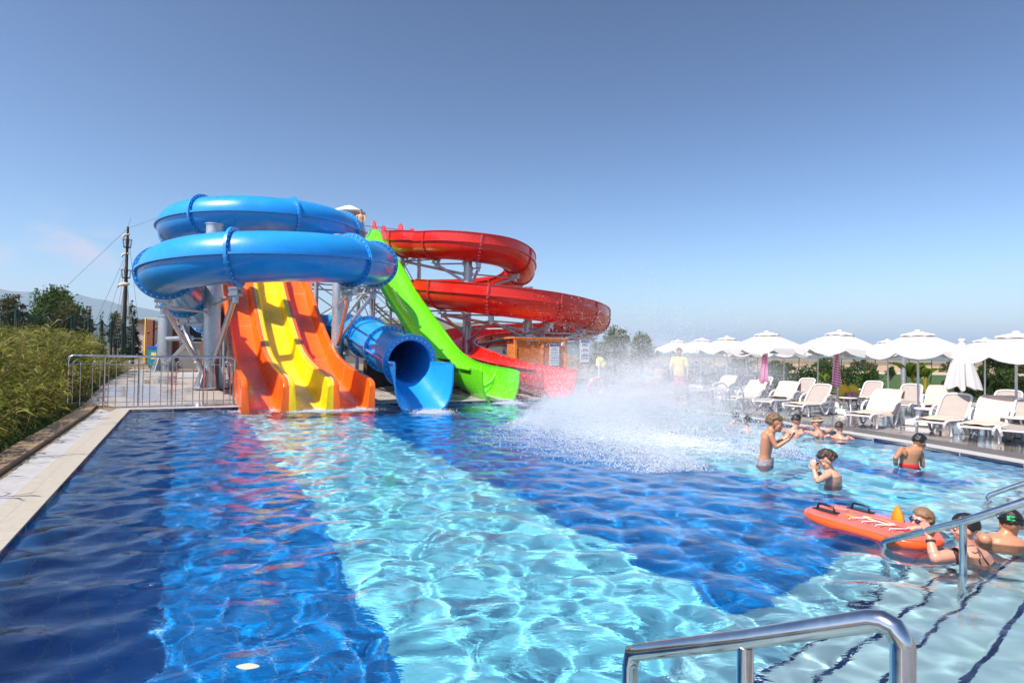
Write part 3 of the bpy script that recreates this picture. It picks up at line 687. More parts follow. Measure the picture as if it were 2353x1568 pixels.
# ---------------------------------------------------------------- plants
def leaf_mat(name, c1, c2, vs=1.5, tr=.35):
    m = bpy.data.materials.new(name); m.use_nodes = True; t = m.node_tree; p = t.nodes['Principled BSDF']
    g = N(t, 'ShaderNodeNewGeometry'); n = N(t, 'ShaderNodeTexNoise', i_Scale=vs, i_Detail=2.); L(t, g.outputs['Position'], n.inputs['Vector'])
    f = mth(t, 'ADD', mth(t, 'MULTIPLY', g.outputs['Random Per Island'], .55), mth(t, 'MULTIPLY', n.outputs['Fac'], .5))
    c = mixc(t, f, c1, c2); L(t, c, p.inputs['Base Color']); p.inputs['Roughness'].default_value = .55; p.inputs['Specular IOR Level'].default_value = .3
    tl = N(t, 'ShaderNodeBsdfTranslucent'); L(t, c, tl.inputs['Color']); ms = N(t, 'ShaderNodeMixShader', i_0=tr)
    L(t, p.outputs[0], ms.inputs[1]); L(t, tl.outputs[0], ms.inputs[2]); L(t, ms.outputs[0], t.nodes['Material Output'].inputs['Surface']); return m
bark = mat('bark', (.10, .075, .05), .9, var=.3, bump=.5, bscale=20)
LF = dict(dark=leaf_mat('dark_foliage', (.018, .040, .008), (.055, .085, .018)), mid=leaf_mat('green_foliage', (.030, .075, .010), (.10, .16, .022)), pale=leaf_mat('pale_foliage', (.10, .13, .05), (.24, .26, .11)), olive=leaf_mat('olive_foliage', (.045, .06, .022), (.13, .14, .05)),
          reed=leaf_mat('reed_leaf', (.022, .055, .005), (.33, .31, .05), 1.1, .4), hedge=leaf_mat('hedge_leaf', (.018, .050, .008), (.07, .14, .018), 3), banana=leaf_mat('banana_leaf', (.05, .12, .012), (.20, .26, .03), 2, .45), yellow=leaf_mat('yellow_stem', (.35, .26, .02), (.50, .40, .05)))
def leaves(name, pts, dirs, length, width, m, parent=None, curl=.25):
    """one curved leaf (two quads) per point"""
    P = np.asarray(pts, float); D = np.asarray(dirs, float); n = len(P)
    D /= np.linalg.norm(D, axis=1)[:, None]+1e-9; Rr = rng.normal(size=(n, 3)); S = np.cross(D, Rr); S /= np.linalg.norm(S, axis=1)[:, None]+1e-9
    Nn = np.cross(S, D); Ls = length*(.6+.8*rng.random(n))[:, None]; Ws = width*(.6+.8*rng.random(n))[:, None]
    Mid = P+D*Ls*.5+Nn*0; Tip = P+D*Ls-np.array([0, 0, 1])*Ls*curl
    a = P-S*Ws*.15; b_ = P+S*Ws*.15; c = Mid+S*Ws*.5; d = Mid-S*Ws*.5; e = Tip+S*Ws*.06; f = Tip-S*Ws*.06
    Vv = np.stack([a, b_, c, d, e, f], 1).reshape(-1, 3); base = np.arange(n)[:, None]*6
    F = np.concatenate([base+np.array([0, 1, 2, 3]), base+np.array([3, 2, 4, 5])], 1).reshape(-1)
    return rawmesh(name, Vv, F, 4, m, True, parent)
def blob_points(blobs, n):
    w = np.array([b_[1][0]*b_[1][1]*b_[1][2] for b_ in blobs]); w = w/w.sum(); out = []; dr = []
    for (c, r), k in zip(blobs, (w*n).astype(int)+1):
        d = rng.normal(size=(k, 3)); d /= np.linalg.norm(d, axis=1)[:, None]; rad = (rng.random(k)**.45)
        # sub clumps: push points towards a few cluster centres so gaps appear
        cl = rng.normal(size=(max(5, k//60), 3)); cl /= np.linalg.norm(cl, axis=1)[:, None]; cl *= (rng.random(len(cl))**.4)[:, None]
        pick = rng.integers(0, len(cl), k); q = cl[pick]+rng.normal(size=(k, 3))*.13; mixm = rng.random(k) < .82
        q = np.where(mixm[:, None], q, d*rad[:, None]); out.append(np.array(c)+q*np.array(r)); dr.append(q+rng.normal(size=(k, 3))*.5+np.array([0, 0, .3]))
    return np.concatenate(out), np.concatenate(dr)
def tree(px, base, depth, top, wpx, label, m='mid', name='broadleaf_tree', group='trees behind the left fence', n=3200, leaf=.22, shape='round', trunkf=.3, cat='tree'):
    d = ray(px, base); s = depth/d.y; x, y = d.x*s, depth; z0 = gz(x, y); zt = HC+ray(px, top).z*s; H = zt-z0; w = wpx/1380*depth/2
    e = empty(name, (x, y, z0), label, cat, group); b = MB()
    b.tube([(x, y, z0-.1), (x+.05*w, y, z0+H*.35), (x-.03*w, y, z0+H*.75)], [.035*H+.03, .025*H+.02, .01*H], 8)
    blobs = []
    if shape == 'round':
        for k in range(9):
            a = k*2.4; rr = w*.55*(k > 0); zz = z0+H*(trunkf+.1+(.62-trunkf*.5)*rnd.random()) if k else z0+H*.72
            blobs.append(((x+rr*math.cos(a), y+rr*math.sin(a), min(zz, zt-w*.35)), (w*.5, w*.5, w*.42)))
            b.tube([(x, y, z0+H*.3), ((x+rr*math.cos(a)+x)/2, (y+rr*math.sin(a)+y)/2, (z0+H*.3+zz)/2+.1), (x+rr*math.cos(a), y+rr*math.sin(a), zz)], [.015*H, .01*H, .004*H], 5)
        blobs.append(((x, y, zt-w*.42), (w*.45, w*.45, w*.42)))
        blobs.append(((x, y, z0+H*(.5+trunkf*.4)), (w*.75, w*.75, H*(.5-trunkf*.4))))
    else:
        for k in range(7): f = k/6; blobs.append(((x+w*.12*math.sin(k*2), y, z0+H*(.12+.8*f)), (w*(1-.75*f), w*(1-.75*f), H*.12)))
    b.build('trunk', bark, e)
    P, D = blob_points(blobs, int(n*1.9)); P[:, 2] = np.minimum(P[:, 2], zt); leaves('crown', P, D, leaf*.72, leaf*.42, LF[m]).parent = e
    bpy.data.objects[-1] if False else None
    c = [o for o in COL.objects if o.name.startswith('crown')][-1]
    return e
def fix_parent(): pass
_bt = MB.build
# leaves() builds in world space: give the child the inverse of its parent's placement
_rm = leaves
def leaves(name, pts, dirs, length, width, m, parent=None, curl=.25):
    o = _rm(name, pts, dirs, length, width, m, None, curl); return o
class _P: pass
def setpar(o, e): o.parent = e; o.matrix_parent_inverse = pinv(e); return o
def tree2(*a, **k):
    e = tree(*a, **k)
    for c in e.children:
        if c.name.startswith('crown'): c.matrix_parent_inverse = pinv(e)
    return e
T2 = tree2
T2(120, 800, 46, 656, 118, 'tall green leafy tree rising over the left fence', 'mid', n=5200, leaf=.26)
T2(20, 800, 42, 678, 96, 'brownish olive tree at the left edge behind the fence', 'olive', n=4200, leaf=.22, trunkf=.1)
T2(150, 800, 40, 690, 84, 'low bushy olive tree in front of the tall green tree', 'olive', n=3400, leaf=.2, trunkf=.05)

T2(196, 800, 60, 704, 34, 'small thin pale tree right of the tall green tree', 'olive', n=1500, leaf=.2)
T2(233, 800, 62, 714, 16, 'narrow dark cypress-like tree beyond the fence', 'dark', 'conical_tree', n=900, leaf=.2, shape='cone')
T2(302, 800, 50, 692, 44, 'dark pointed conifer just right of the ship mast', 'dark', 'conical_tree', n=2600, leaf=.2, shape='cone')
T2(264, 800, 52, 716, 40, 'low dark spreading tree left of the mast foot', 'dark', n=1800, leaf=.2)
T2(1412, 850, 42, 748, 84, 'taller grey-green tree behind the spray right of the red slide', 'pale', group='trees behind the spray', n=3800, leaf=.17, trunkf=.2)
T2(1474, 850, 44, 763, 66, 'shorter grey-green tree nearest the first umbrella', 'pale', group='trees behind the spray', n=2800, leaf=.17, trunkf=.2)
T2(1376, 850, 40, 785, 60, 'low tree under the edge of the lower red loop', 'pale', group='trees behind the spray', n=1800, leaf=.17, trunkf=.1)
T2(2302, 868, 46, 812, 76, 'broad dark tree standing in the field at the far right', 'dark', group='trees in the field', n=3600, leaf=.16, trunkf=.3)
T2(2256, 866, 46, 838, 24, 'small round green tree left of the broad field tree', 'mid', group='trees in the field', n=1200, leaf=.13)
T2(2312, 872, 40, 848, 36, 'small flat green tree below the broad field tree', 'mid', group='trees in the field', n=1200, leaf=.13, trunkf=.4)
T2(2108, 866, 42, 838, 34, 'small bushy tree behind the second umbrella pole', 'dark', group='trees in the field', n=1400, leaf=.13)
T2(2045, 866, 44, 842, 20, 'slim young tree on the lawn between two poles', 'mid', group='trees in the field', n=800, leaf=.13)
for k, (x_, t_, w_) in enumerate(((1600, 838, 60), (1700, 832, 70), (1790, 836, 60), (1900, 830, 70), (1985, 834, 60), (2190, 836, 50), (2350, 838, 60))):
    T2(x_, 852, 78, t_-6, w_, ['dull green tree line clump far left behind the umbrellas', 'broad far tree seen under the second canopy', 'far tree between the two white umbrella poles', 'wide far tree behind the first big umbrella', 'far tree left of the banana plants', 'far tree behind the closed umbrella', 'far tree at the right edge of the picture'][k], 'olive', group='far trees beyond the field', n=1100, leaf=.35, trunkf=.05)
# reeds along the left kerb
def stems(fn, n):
    P = []; D = []; b = MB()
    for _ in range(n):
        x, y, h, lean = fn(); z0 = gz(x, y)-.02; a = rnd.random()*6.28; top = Vector((x+math.cos(a)*lean, y+math.sin(a)*lean, z0+h)); base = Vector((x, y, z0)); mid_ = base.lerp(top, .5)+UP*h*.06
        b.tube([base, mid_, top], [.008, .006, .003], 3, cap=False)
        k = int(7+h*9)
        for j in range(k):
            f = .22+.78*(j/k)**.8; p = base*(1-f)**2+mid_*2*f*(1-f)+top*f*f; th = rnd.random()*6.28
            P.append(p); D.append((math.cos(th), math.sin(th), .25+1.1*f*rnd.random()))
    return b, P, D
def reed_pos():
    while True:
        v = -14+27*rnd.random()**.85; u = -1.10-rnd.random()**.9*3.6
        near = max(0., (-4-v)/10)
        h = (1.10+.80*rnd.random()**1.5+.45*noise.noise((v*.5, u, 3)))*(1-.18*max(0, min(1, (v+1)/10)))
        if u > -1.75: h *= .5
        if v < -11.5: h *= .5
        p = POOL[0]+U*u+V*v
        return p.x, p.y, h, .35*h*rnd.random()
b, P, D = stems(reed_pos, 1750)
for _ in range(420):
    x, y, h, l_ = reed_pos(); z0 = gz(x, y); a = rnd.random()*6.28; q = Vector((x, y, z0)); b.tube([q, q+Vector((math.cos(a)*.1, math.sin(a)*.1, h*.6)), q+Vector((math.cos(a)*(.2+l_), math.sin(a)*(.2+l_), h*(.95+.25*rnd.random())))], [.009, .007, .003], 3, cap=False)
reeds = b.build('reed_thicket', mat('reed_cane', (.20, .15, .06), .6, var=.5, vscale=2)); tag(reeds, 'dense yellow-green reed thicket growing along the left kerb', 'reeds', kind='stuff')
o = leaves('reed_leaves', P, D, .36, .034, LF['reed'], curl=.42); o.parent = reeds
def grass_pos():
    v = -15+26*rnd.random(); u = -1.06-rnd.random()*1.2; p = POOL[0]+U*u+V*v; return p.x, p.y
P = []; D = []
for _ in range(9000):
    x, y = grass_pos(); P.append((x, y, gz(x, y)+.0)); D.append((rnd.gauss(0, .5), rnd.gauss(0, .5), 1))
g_ = leaves('grass_tufts', P, D, .20, .016, LF['hedge'], curl=.2); tag(g_, 'rough green grass at the foot of the reeds', 'grass', kind='stuff')
# hedge and shrubs on the right
def shrub(px, base, w, hpx, label, m='hedge', n=900, leaf=.10, group='shrubs behind the sun loungers'):
    p = gp(px, base); e = empty('shrub', p, label, 'shrub', group); r = w/1380*p.y/2; h = hpx/1380*p.y; b = MB()
    for k in range(6): a = k*1.05; b.tube([p, p+Vector((math.cos(a)*r*.5, math.sin(a)*r*.5, h*.7))], [.02, .008], 4)
    b.build('stem', bark, e); P, D = blob_points([(tuple(p+UP*h*.5), (r, r*.8, h*.55)), (tuple(p+UP*h*.75+Vector((r*.4, 0, 0))), (r*.5, r*.5, h*.35)), (tuple(p+UP*h*.7-Vector((r*.4, 0, 0))), (r*.5, r*.5, h*.4))], n)
    P[:, 2] = np.maximum(P[:, 2], p.z+.02); setpar(leaves('foliage', P, D, leaf, leaf*.5, LF[m]), e); return e
SH = [(1515, 880, 60, 34), (1570, 882, 64, 36), (1630, 884, 66, 40), (1690, 886, 66, 38), (1748, 888, 62, 42), (1806, 890, 64, 40), (1862, 892, 60, 44), (1905, 890, 50, 46), (1958, 896, 56, 40), (2000, 900, 46, 38), (2215, 916, 40, 36), (2240, 912, 34, 44), (2268, 914, 36, 46), (2300, 918, 38, 44), (2330, 916, 34, 40), (2352, 920, 30, 46), (2190, 908, 40, 30)]
where = ['below the smallest far umbrella', 'behind the lifeguard in yellow', 'right of the lifeguard', 'left of the pink towel', 'right behind the pink towel', 'between the pink towel and the next lounger', 'left of the striped towel', 'behind the yellow bag', 'right of the yellow bag', 'left of the grey lamp post', 'left of the closed umbrella foot', 'below the closed umbrella', 'right of the closed umbrella', 'behind the towelled lounger at the right', 'near the right edge, second from last', 'cut by the right edge', 'behind the banana plant']
for k, (a, c, d, e_) in enumerate(SH): shrub(a, c, d*1.25, e_*1.18, ('dark green bushy shrub ' if k > 9 else 'green hedge shrub ')+where[k], 'hedge' if k < 10 else 'dark', n=2200, leaf=.10)
def banana(px, base, hpx, label, nl=9):
    p = gp(px, base); H = hpx/1380*p.y; e = empty('banana_plant', p, label, 'banana plant', 'banana plants behind the loungers')
    for k in range(3):
        b = MB(); q = p+Vector((rnd.gauss(0, .12), rnd.gauss(0, .12), 0)); b.tube([q, q+Vector((rnd.gauss(0, .08), 0, H*.5))], [.05, .035], 8); b.build('stem', LF['yellow'], e)
    for k in range(nl):
        a = k*2.4; d = Vector((math.cos(a), math.sin(a), 0)); L_ = H*.62; b = MB(); rings = []
        for j in range(9):
            f = j/8; c = p+UP*(H*.42+L_*(1.15*f-.62*f*f))+d*(L_*.72*f+.04); w = .17*math.sin(math.pi*min(1, f*.93+.07))**.7*H*.55; s_ = UP.cross(d).normalized()
            rings.append([c-s_*w+UP*.04*H, c, c+s_*w+UP*.04*H])
        b.loft(rings, closed=False, cap=False); b.build('frond', LF['banana'], e)
    return e
banana(2088, 905, 92, 'tall banana plant with yellow stems right of the grey post'); banana(2125, 900, 70, 'banana plant with dark leaves left of the closed umbrella'); banana(1918, 905, 70, 'banana plant with pale stems behind the yellow bag'); banana(1895, 898, 50, 'shorter banana plant left of the striped towel', 7)
# ---------------------------------------------------------------- tower, fences, buildings, mast
TWC = lambda u, v: GR_+U*u+V*v
tower = empty('slide_tower', tuple(TWC(-3, 20)[:2])+(0.,), 'galvanised lattice start tower behind the slides', 'tower')
PZ = 8.1; us_ = [-9.5, -6.2, -2.9, .4, 3.4]; vs2 = [19.2, 22.4]
pg = {}
for a in us_:
    for c in vs2:
        q = TWC(a, c); z0 = gz(q.x, q.y); b = MB(); b.tube([(q.x, q.y, z0), (q.x, q.y, PZ+(1.35 if a in (.4,) else 0))], .13, 14); b.build('post', galv, tower); pg[a, c] = q
for c in vs2:
    for a0, a1 in zip(us_, us_[1:]):
        for z0 in (1.0, 3.2, 5.4):
            p, q = pg[a0, c], pg[a1, c]; b = MB(); b.tube([(p.x, p.y, z0), (q.x, q.y, z0+2.2)], .035, 6); b.tube([(q.x, q.y, z0), (p.x, p.y, z0+2.2)], .035, 6); b.tube([(p.x, p.y, z0+2.2), (q.x, q.y, z0+2.2)], .05, 6); b.build('cross_brace', galv, tower)
for a in us_:
    p, q = pg[a, 19.2], pg[a, 22.4]; b = MB()
    for z0 in (1.0, 3.2, 5.4): b.tube([(p.x, p.y, z0), (q.x, q.y, z0+2.2)], .035, 6); b.tube([(p.x, p.y, z0+2.2), (q.x, q.y, z0+2.2)], .05, 6)
    b.build('side_brace', galv, tower)
b = MB(); rot = Matrix((U, V, UP)).transposed(); q = TWC(-3.05, 20.8); b.box((q.x, q.y, PZ-.06), (6.9, 1.8, .06), rot); b.box((q.x, q.y, PZ-.2), (6.9, .06, .08), rot); b.build('platform', galv, tower)
b = MB()
for c, segs in ((19.05, ((-9.8, -4.5), (-1.4, .3), (.3, 1.9), (2.2, 3.7))), (22.5, ((-9.8, 3.7),))):
    for s0, s1 in segs:
        p, q = TWC(s0, c), TWC(s1, c); b.tube([(p.x, p.y, PZ+1.0), (q.x, q.y, PZ+1.0)], .028, 6); b.tube([(p.x, p.y, PZ+.12), (q.x, q.y, PZ+.12)], .02, 6); k = int((q-p).length/.14)
        for j in range(k+1): w = p.lerp(q, j/max(1, k)); b.tube([(w.x, w.y, PZ), (w.x, w.y, PZ+1.0)], .010 if j % 8 else .026, 4)
b.build('railing', steel, tower)
# stair up the back
b = MB(); p0, p1 = TWC(7.5, 24.2), TWC(-2, 24.2)
for k in range(34):
    w = p0.lerp(p1, k/33); b.box((w.x, w.y, .3+(PZ-.3)*k/33), (.14, .55, .02), rot)
for s_ in (-.55, .55): b.tube([(p0+V*s_)+UP*.2, (p1+V*s_)+UP*(PZ-.1)], .06, 6); b.tube([(p0+V*s_)+UP*1.2, (p1+V*s_)+UP*(PZ+.9)], .025, 6)
b.build('stair', galv, tower)
b = MB(); q = atY(803, 471, 37.5); b.lathe([(.0, 0), (.3, -.10), (1.0, -.42), (1.02, -.45), (1.01, -.58), (.99, -.58), (.99, -.44), (.3, -.16), (0, -.04)], q, 8); cv = b.build('parasol_canopy', mat('white_canvas', (.66, .65, .63), .8, var=.04, vscale=3))
ps = empty('tower_parasol', (q.x, q.y, PZ), 'white parasol shading the top of the slide tower', 'parasol'); setpar(cv, ps); b = MB(); b.tube([(q.x, q.y, PZ), (q.x, q.y, q.z)], .025, 8); b.build('pole', galv, ps)

# steel railing at the far left of the pool
def hoop_fence(name, a, c, h, label, n_panels, group=None, bars=2):
    a, c = Vector(a), Vector(c); e = empty(name, a, label, 'railing', group); L_ = (c-a).length; d = (c-a).normalized()
    b = MB(); b.tube([a+UP*(h-.10), a+UP*(h-.03)+d*.02, a+UP*h+d*.09, c+UP*h-d*.09, c+UP*(h-.03)-d*.02, c+UP*(h-.10), c], .028, 10); b.build('top_rail', steel, e)
    for zz, r in ((h-.20, .010), (.14, .010)): b = MB(); b.tube([a+UP*zz, c+UP*zz], r, 6); b.build('rail', steel, e)
    for k in range(n_panels+1):
        p = a.lerp(c, k/n_panels); b = MB(); b.tube([p+UP*.0, p+UP*(h-.02)], .022, 8); b.build('post', steel, e)
        if k == n_panels: break
        pw = L_/n_panels
        for j in range(bars):
            m_ = p+d*pw*((j+.5)/bars+(.02 if j else -.02)); w = pw*.105; b = MB()
            pts = [m_-d*w+UP*.02, m_-d*w+UP*(h-.20)]+[m_+d*w*math.cos(math.pi*(1-q/8))+UP*(h-.20+w*1.15*math.sin(math.pi*q/8)) for q in range(1, 8)]+[m_+d*w+UP*(h-.20), m_+d*w+UP*.02]
            b.tube(pts, .0105, 6); b.build('hoop_bar', steel, e)
    return e
fa, fc = gp(232, 938), gp(536, 931); fl = (fc-fa); fa2 = fa-fl*(70/304)
hoop_fence('pool_railing', (fa2.x, fa2.y, .01), (fc.x, fc.y, .01), 1.27, 'stainless railing with hooped bars at the far left corner of the pool', 5)
g0, g1 = gp(1378, 905), gp(1500, 914); hoop_fence('pool_railing', (g0.x, g0.y, .01), (g1.x, g1.y, .01), 1.0, 'thin railing half hidden by the spray right of the life ring', 3)

# green netted fence on the left
netm = bpy.data.materials.new('net'); netm.use_nodes = True; t = netm.node_tree; p = t.nodes['Principled BSDF']; p.inputs['Base Color'].default_value = (.012, .045, .035, 1); p.inputs['Roughness'].default_value = .8
tcn = N(t, 'ShaderNodeTexCoord'); sp = N(t, 'ShaderNodeSeparateXYZ'); L(t, tcn.outputs['UV'], sp.inputs[0])
g = N(t, 'ShaderNodeNewGeometry'); sx = N(t, 'ShaderNodeSeparateXYZ'); L(t, g.outputs['Position'], sx.inputs[0])
fz_ = mth(t, 'LESS_THAN', mth(t, 'FRACT', mth(t, 'MULTIPLY', sx.outputs['Z'], 1/.05)), .28); fx_ = mth(t, 'LESS_THAN', mth(t, 'FRACT', mth(t, 'MULTIPLY', mth(t, 'ADD', sx.outputs['X'], mth(t, 'MULTIPLY', sx.outputs['Y'], .6)), 1/.05)), .28)
L(t, mth(t, 'MAXIMUM', fz_, fx_), p.inputs['Alpha'])
greenp = mat('dark_green_paint', (.006, .05, .03), .45)
FP = [(-62, 690), (39, 710), (113, 719), (166, 725), (205, 731), (234, 735), (257, 738), (283, 741), (307, 743)]
ne = None; tops = []
for px, ty in FP:
    Yd = 1.45*1380/(794.5+px*.0165-ty); q = atY(px, ty, Yd); tops.append(q)
ne = empty('net_fence', (tops[1].x, tops[1].y, gz(tops[1].x, tops[1].y)), 'dark green post fence with netting behind the reeds', 'fence')
for q in tops: b = MB(); b.tube([(q.x, q.y, gz(q.x, q.y)), q], .07, 8); b.build('post', greenp, ne)
for a, c in zip(tops, tops[1:]):
    b = MB(); n_ = 8; top = [a.lerp(c, j/n_)-UP*.28*math.sin(math.pi*j/n_) for j in range(n_+1)]; bot = [Vector((w.x, w.y, gz(w.x, w.y))) for w in top]
    b.loft([top, bot], closed=False, cap=False, smooth=False); b.build('net_panel', netm, ne); b = MB(); b.tube(top, .03, 5); b.build('top_rope', greenp, ne)
# green wire fence in the field at the right
we = None
for k, px in enumerate((1540, 1640, 1740, 1835, 1932, 1972, 2010, 2088, 2140, 2180, 2238, 2271, 2300, 2330, 2365)):
    q = gp(px, 866 if px > 1900 else 860); 
    if we is None: we = empty('wire_fence', q, 'thin green wire fence crossing the field behind the umbrellas', 'fence'); W0 = q
    b = MB(); b.tube([q, q+UP*1.55], .035, 6); b.build('post', greenp, we)
    if k: b = MB(); [b.tube([lq+UP*z, q+UP*z], .008, 3) for z in (.3, .8, 1.2, 1.5)]; b.build('wire', greenp, we)
    lq = q
# ship's mast
D_ = 46.; mt = atY(294, 521, D_); mb = atY(283, 800, D_); mast = empty('ship_mast', (mb.x, mb.y, gz(mb.x, mb.y)), 'dark ship mast with crow nests, furled sails and rigging behind the reeds', 'mast')
wood = mat('tarred_wood', (.035, .025, .02), .6, var=.2); sail = mat('furled_sail', (.60, .52, .40), .8, var=.2, vscale=4); ropem = mat('rope', (.10, .09, .08), .8)
def mp_(y, dx=0): f = (y-521)/(800-521); q = mt.lerp(mb, f); return q+Vector((dx/1380*D_, 0, 0))
b = MB(); b.tube([mp_(521), mp_(640), mp_(800)], [.08, .12, .17], 10); b.build('pole', wood, mast)
b = MB(); b.tube([mp_(521), mp_(500, 6)], .012, 4); b.build('antenna', ropem, mast)
for y, w in ((538, 9), (582, 10), (652, 17)):
    b = MB(); b.tube([mp_(y+2, -w), mp_(y, w*.5)], .05, 6); b.build('yard', wood, mast)
    b = MB(); pts = [mp_(y+9, -w-2), mp_(y+3, -w+1), mp_(y+1, -w*.4), mp_(y+1, 0), mp_(y, w*.5)]; b.tube(pts, [.05, .09, .15 if w > 12 else .1, .2 if w > 12 else .1, .06], 8); b.build('furled_sail', sail, mast)
for y, w in ((569, 8), (639, 9)):
    b = MB(); c = mp_(y); r = w/1380*D_; b.lathe([(r*.2, -.05), (r*.9, 0), (r*.9, .06), (r*.2, .06)], c, 10); ring = [c+Vector((r*1.15*math.cos(a*.628), r*1.15*math.sin(a*.628), .62)) for a in range(10)]; b.tube(ring, .02, 4, closed=True)
    for a in range(10): b.tube([c+Vector((r*.9*math.cos(a*.628), r*.9*math.sin(a*.628), 0)), ring[a]], .015, 4)
    b.build('crow_nest', wood, mast)
b = MB()
for (y, ex, ey) in ((524, 45, 760), (580, 200, 780), (582, 235, 780), (583, 258, 790), (600, 270, 790), (528, 318, 745), (600, 300, 770)):
    b.tube([mp_(y), atY(ex, ey, D_-4 if ex < 283 else D_+3)], .013, 3)
b.tube([mp_(524), atY(420, 480, D_+8)], .012, 3); b.build('stay', ropem, mast)
b = MB()
for sg in (-1, 1):
    for k in range(4): b.tube([mp_(650, sg*2), mp_(790, sg*(9+k*5))], .012, 3)
    for k in range(16): f = (k+3)/19; y = 650+140*f; b.tube([mp_(y, sg*(2+7*f)), mp_(y, sg*(2+22*f))], .012, 3)
b.build('ratlines', mat('pale_rope', (.42, .40, .36), .8), mast)

# sheds and walls at the far left behind the railing
conc = mat('pale_render', (.46, .44, .41), .8, var=.1, vscale=2); darkw = mat('dark_wood', (.045, .03, .022), .7, var=.3, stretch=(9, 9, 1)); brownw = mat('brown_post', (.20, .07, .03), .6, var=.3, vscale=6, stretch=(6, 6, 1))
def wall_box(name, pxa, pxb, base, top, th, m, label, cat, sill=True):
    a, c = gp(pxa, base), gp(pxb, base+(pxb-pxa)*.0); h = (base-top)/1380*((a.y+c.y)/2); d = (c-a); d.z = 0; L_ = d.length; d.normalize(); nn = Vector((-d.y, d.x, 0)); e = empty(name, a, label, cat); rot = Matrix((d, nn, UP)).transposed(); mz = min(a.z, c.z); ctr = (a+c)/2+nn*th/2
    b = MB(); b.box((ctr.x, ctr.y, mz+h/2), (L_/2, th/2, h/2), rot); b.build('wall', m, e)
    if sill: b = MB(); b.box((ctr.x, ctr.y, mz+h+.03), (L_/2+.04, th/2+.04, .03), rot); b.build('coping', mat('white_trim', (.62, .60, .57), .6), e)
    return e, ctr, d, nn, L_, mz, h, rot
wall_box('garden_wall', 404, 470, 846, 787, .25, conc, 'low pale rendered wall behind the steel columns', 'wall')
e, ctr, d, nn, L_, mz, h, rot = wall_box('kiosk', 408, 520, 842, 742, 3.0, mat('dark_green_panel', (.03, .045, .04), .6), 'dark kiosk with white window band behind the low wall', 'kiosk')
b = MB(); b.box(ctr-nn*1.52+UP*(h/2+.35), (L_/2*.9, .03, .05), rot); b.box(ctr-nn*1.53+UP*(h/2+.15)+d*.3, (.2, .03, .12), rot); b.build('window', mat('pale_pane', (.5, .55, .58), .2), e)
b = MB(); b.loft([[ctr+d*(s*(L_/2+.3))-nn*1.9+UP*(h-(ctr.z-mz)), ctr+d*(s*(L_/2+.3))+UP*(h+.8), ctr+d*(s*(L_/2+.3))+nn*1.9+UP*h] for s in (-1, 1)], closed=True, smooth=False); b.build('roof', mat('thatch', (.16, .09, .045), .95, var=.4, vscale=8), e)
e, ctr, d, nn, L_, mz, h, rot = wall_box('far_house', 352, 392, 806, 745, 5, mat('pink_render', (.52, .40, .34), .8, var=.1), 'small pinkish house far behind the reeds', 'house')
b = MB(); b.loft([[ctr+d*(s*(L_/2+1.3))-nn*3.4+UP*h, ctr+d*(s*(L_/2+1.3))+UP*(h+1.2), ctr+d*(s*(L_/2+1.3))+nn*3.4+UP*h] for s in (-1, 1)], smooth=False); b.build('roof', mat('dark_roof', (.09, .05, .035), .9), e)
for k in range(2): b = MB(); b.box(ctr-nn*2.53+d*(-.8+1.5*k)+UP*(h*.1), (.3, .04, .45), rot); b.build('window', mat('dark_pane', (.03, .03, .035), .2), e)
pgla = empty('timber_pergola', gp(398, 848), 'brown timber posts with a beam by the left column', 'pergola')
for px, by, ty in ((393, 850, 752), (403, 852, 752), (466, 852, 786), (340, 838, 735), (347, 842, 735)):
    q = gp(px, by); h = (by-ty)/1380*q.y; b = MB(); b.box(q+UP*h/2, (.09, .09, h/2)); b.build('post', brownw, pgla)
b = MB(); q0, q1 = gp(338, 838), gp(405, 852); b.tube([q0+UP*1.9, q1+UP*2.4], .06, 6); b.build('beam', brownw, pgla)
ye = empty('yellow_frame', gp(332, 836), 'bright yellow steel frame standing among the reeds', 'frame'); q = gp(332, 836); b = MB(); hh = (836-730)/1380*q.y; b.tube([q, q+UP*hh, q+UP*hh+Vector((.75, .1, 0)), q+Vector((.75, .1, .8))], .045, 8); b.build('frame', mat('yellow_paint', (.80, .50, .01), .4), ye)
ce = gp(360, 846); cart = empty('toy_cart', ce, 'teal and blue cart beside the short steel column', 'cart'); b = MB(); b.box(ce+UP*.55, (.28, .3, .40)); b.box(ce+UP*.08+Vector((0, 0, 0)), (.24, .26, .07)); b.build('body', mat('teal_paint', (.01, .22, .24), .4), cart)
b = MB(); b.box(ce+UP*1.02, (.30, .32, .06)); b.tube([ce+UP*1.08, ce+UP*1.2], [.12, .02], 10); b.build('lid', mat('blue_paint', (.02, .10, .45), .4), cart); b = MB(); b.box(ce+UP*.62-Vector((-.02, .31, 0)), (.13, .01, .16)); b.build('picture_panel', mat('mixed_print', (.7, .5, .2), .5, var=.6, vscale=14), cart)
# flat white umbrella base lying on the deck, white plastic chair
q = gp(458, 866); e = empty('weighted_stand', q, 'empty white parasol base lying on the far deck', 'stand'); b = MB(); b.box(q+UP*.09, (.75, .5, .08), Matrix.Rotation(.5, 3, 'Z'), 0, .93); b.build('base', white, e); b = MB(); b.tube([q+UP*.17, q+UP*.40], .05, 10); b.lathe([(.12, .40), (.12, .45), (.02, .46)], q, 12); b.build('sleeve', white, e)
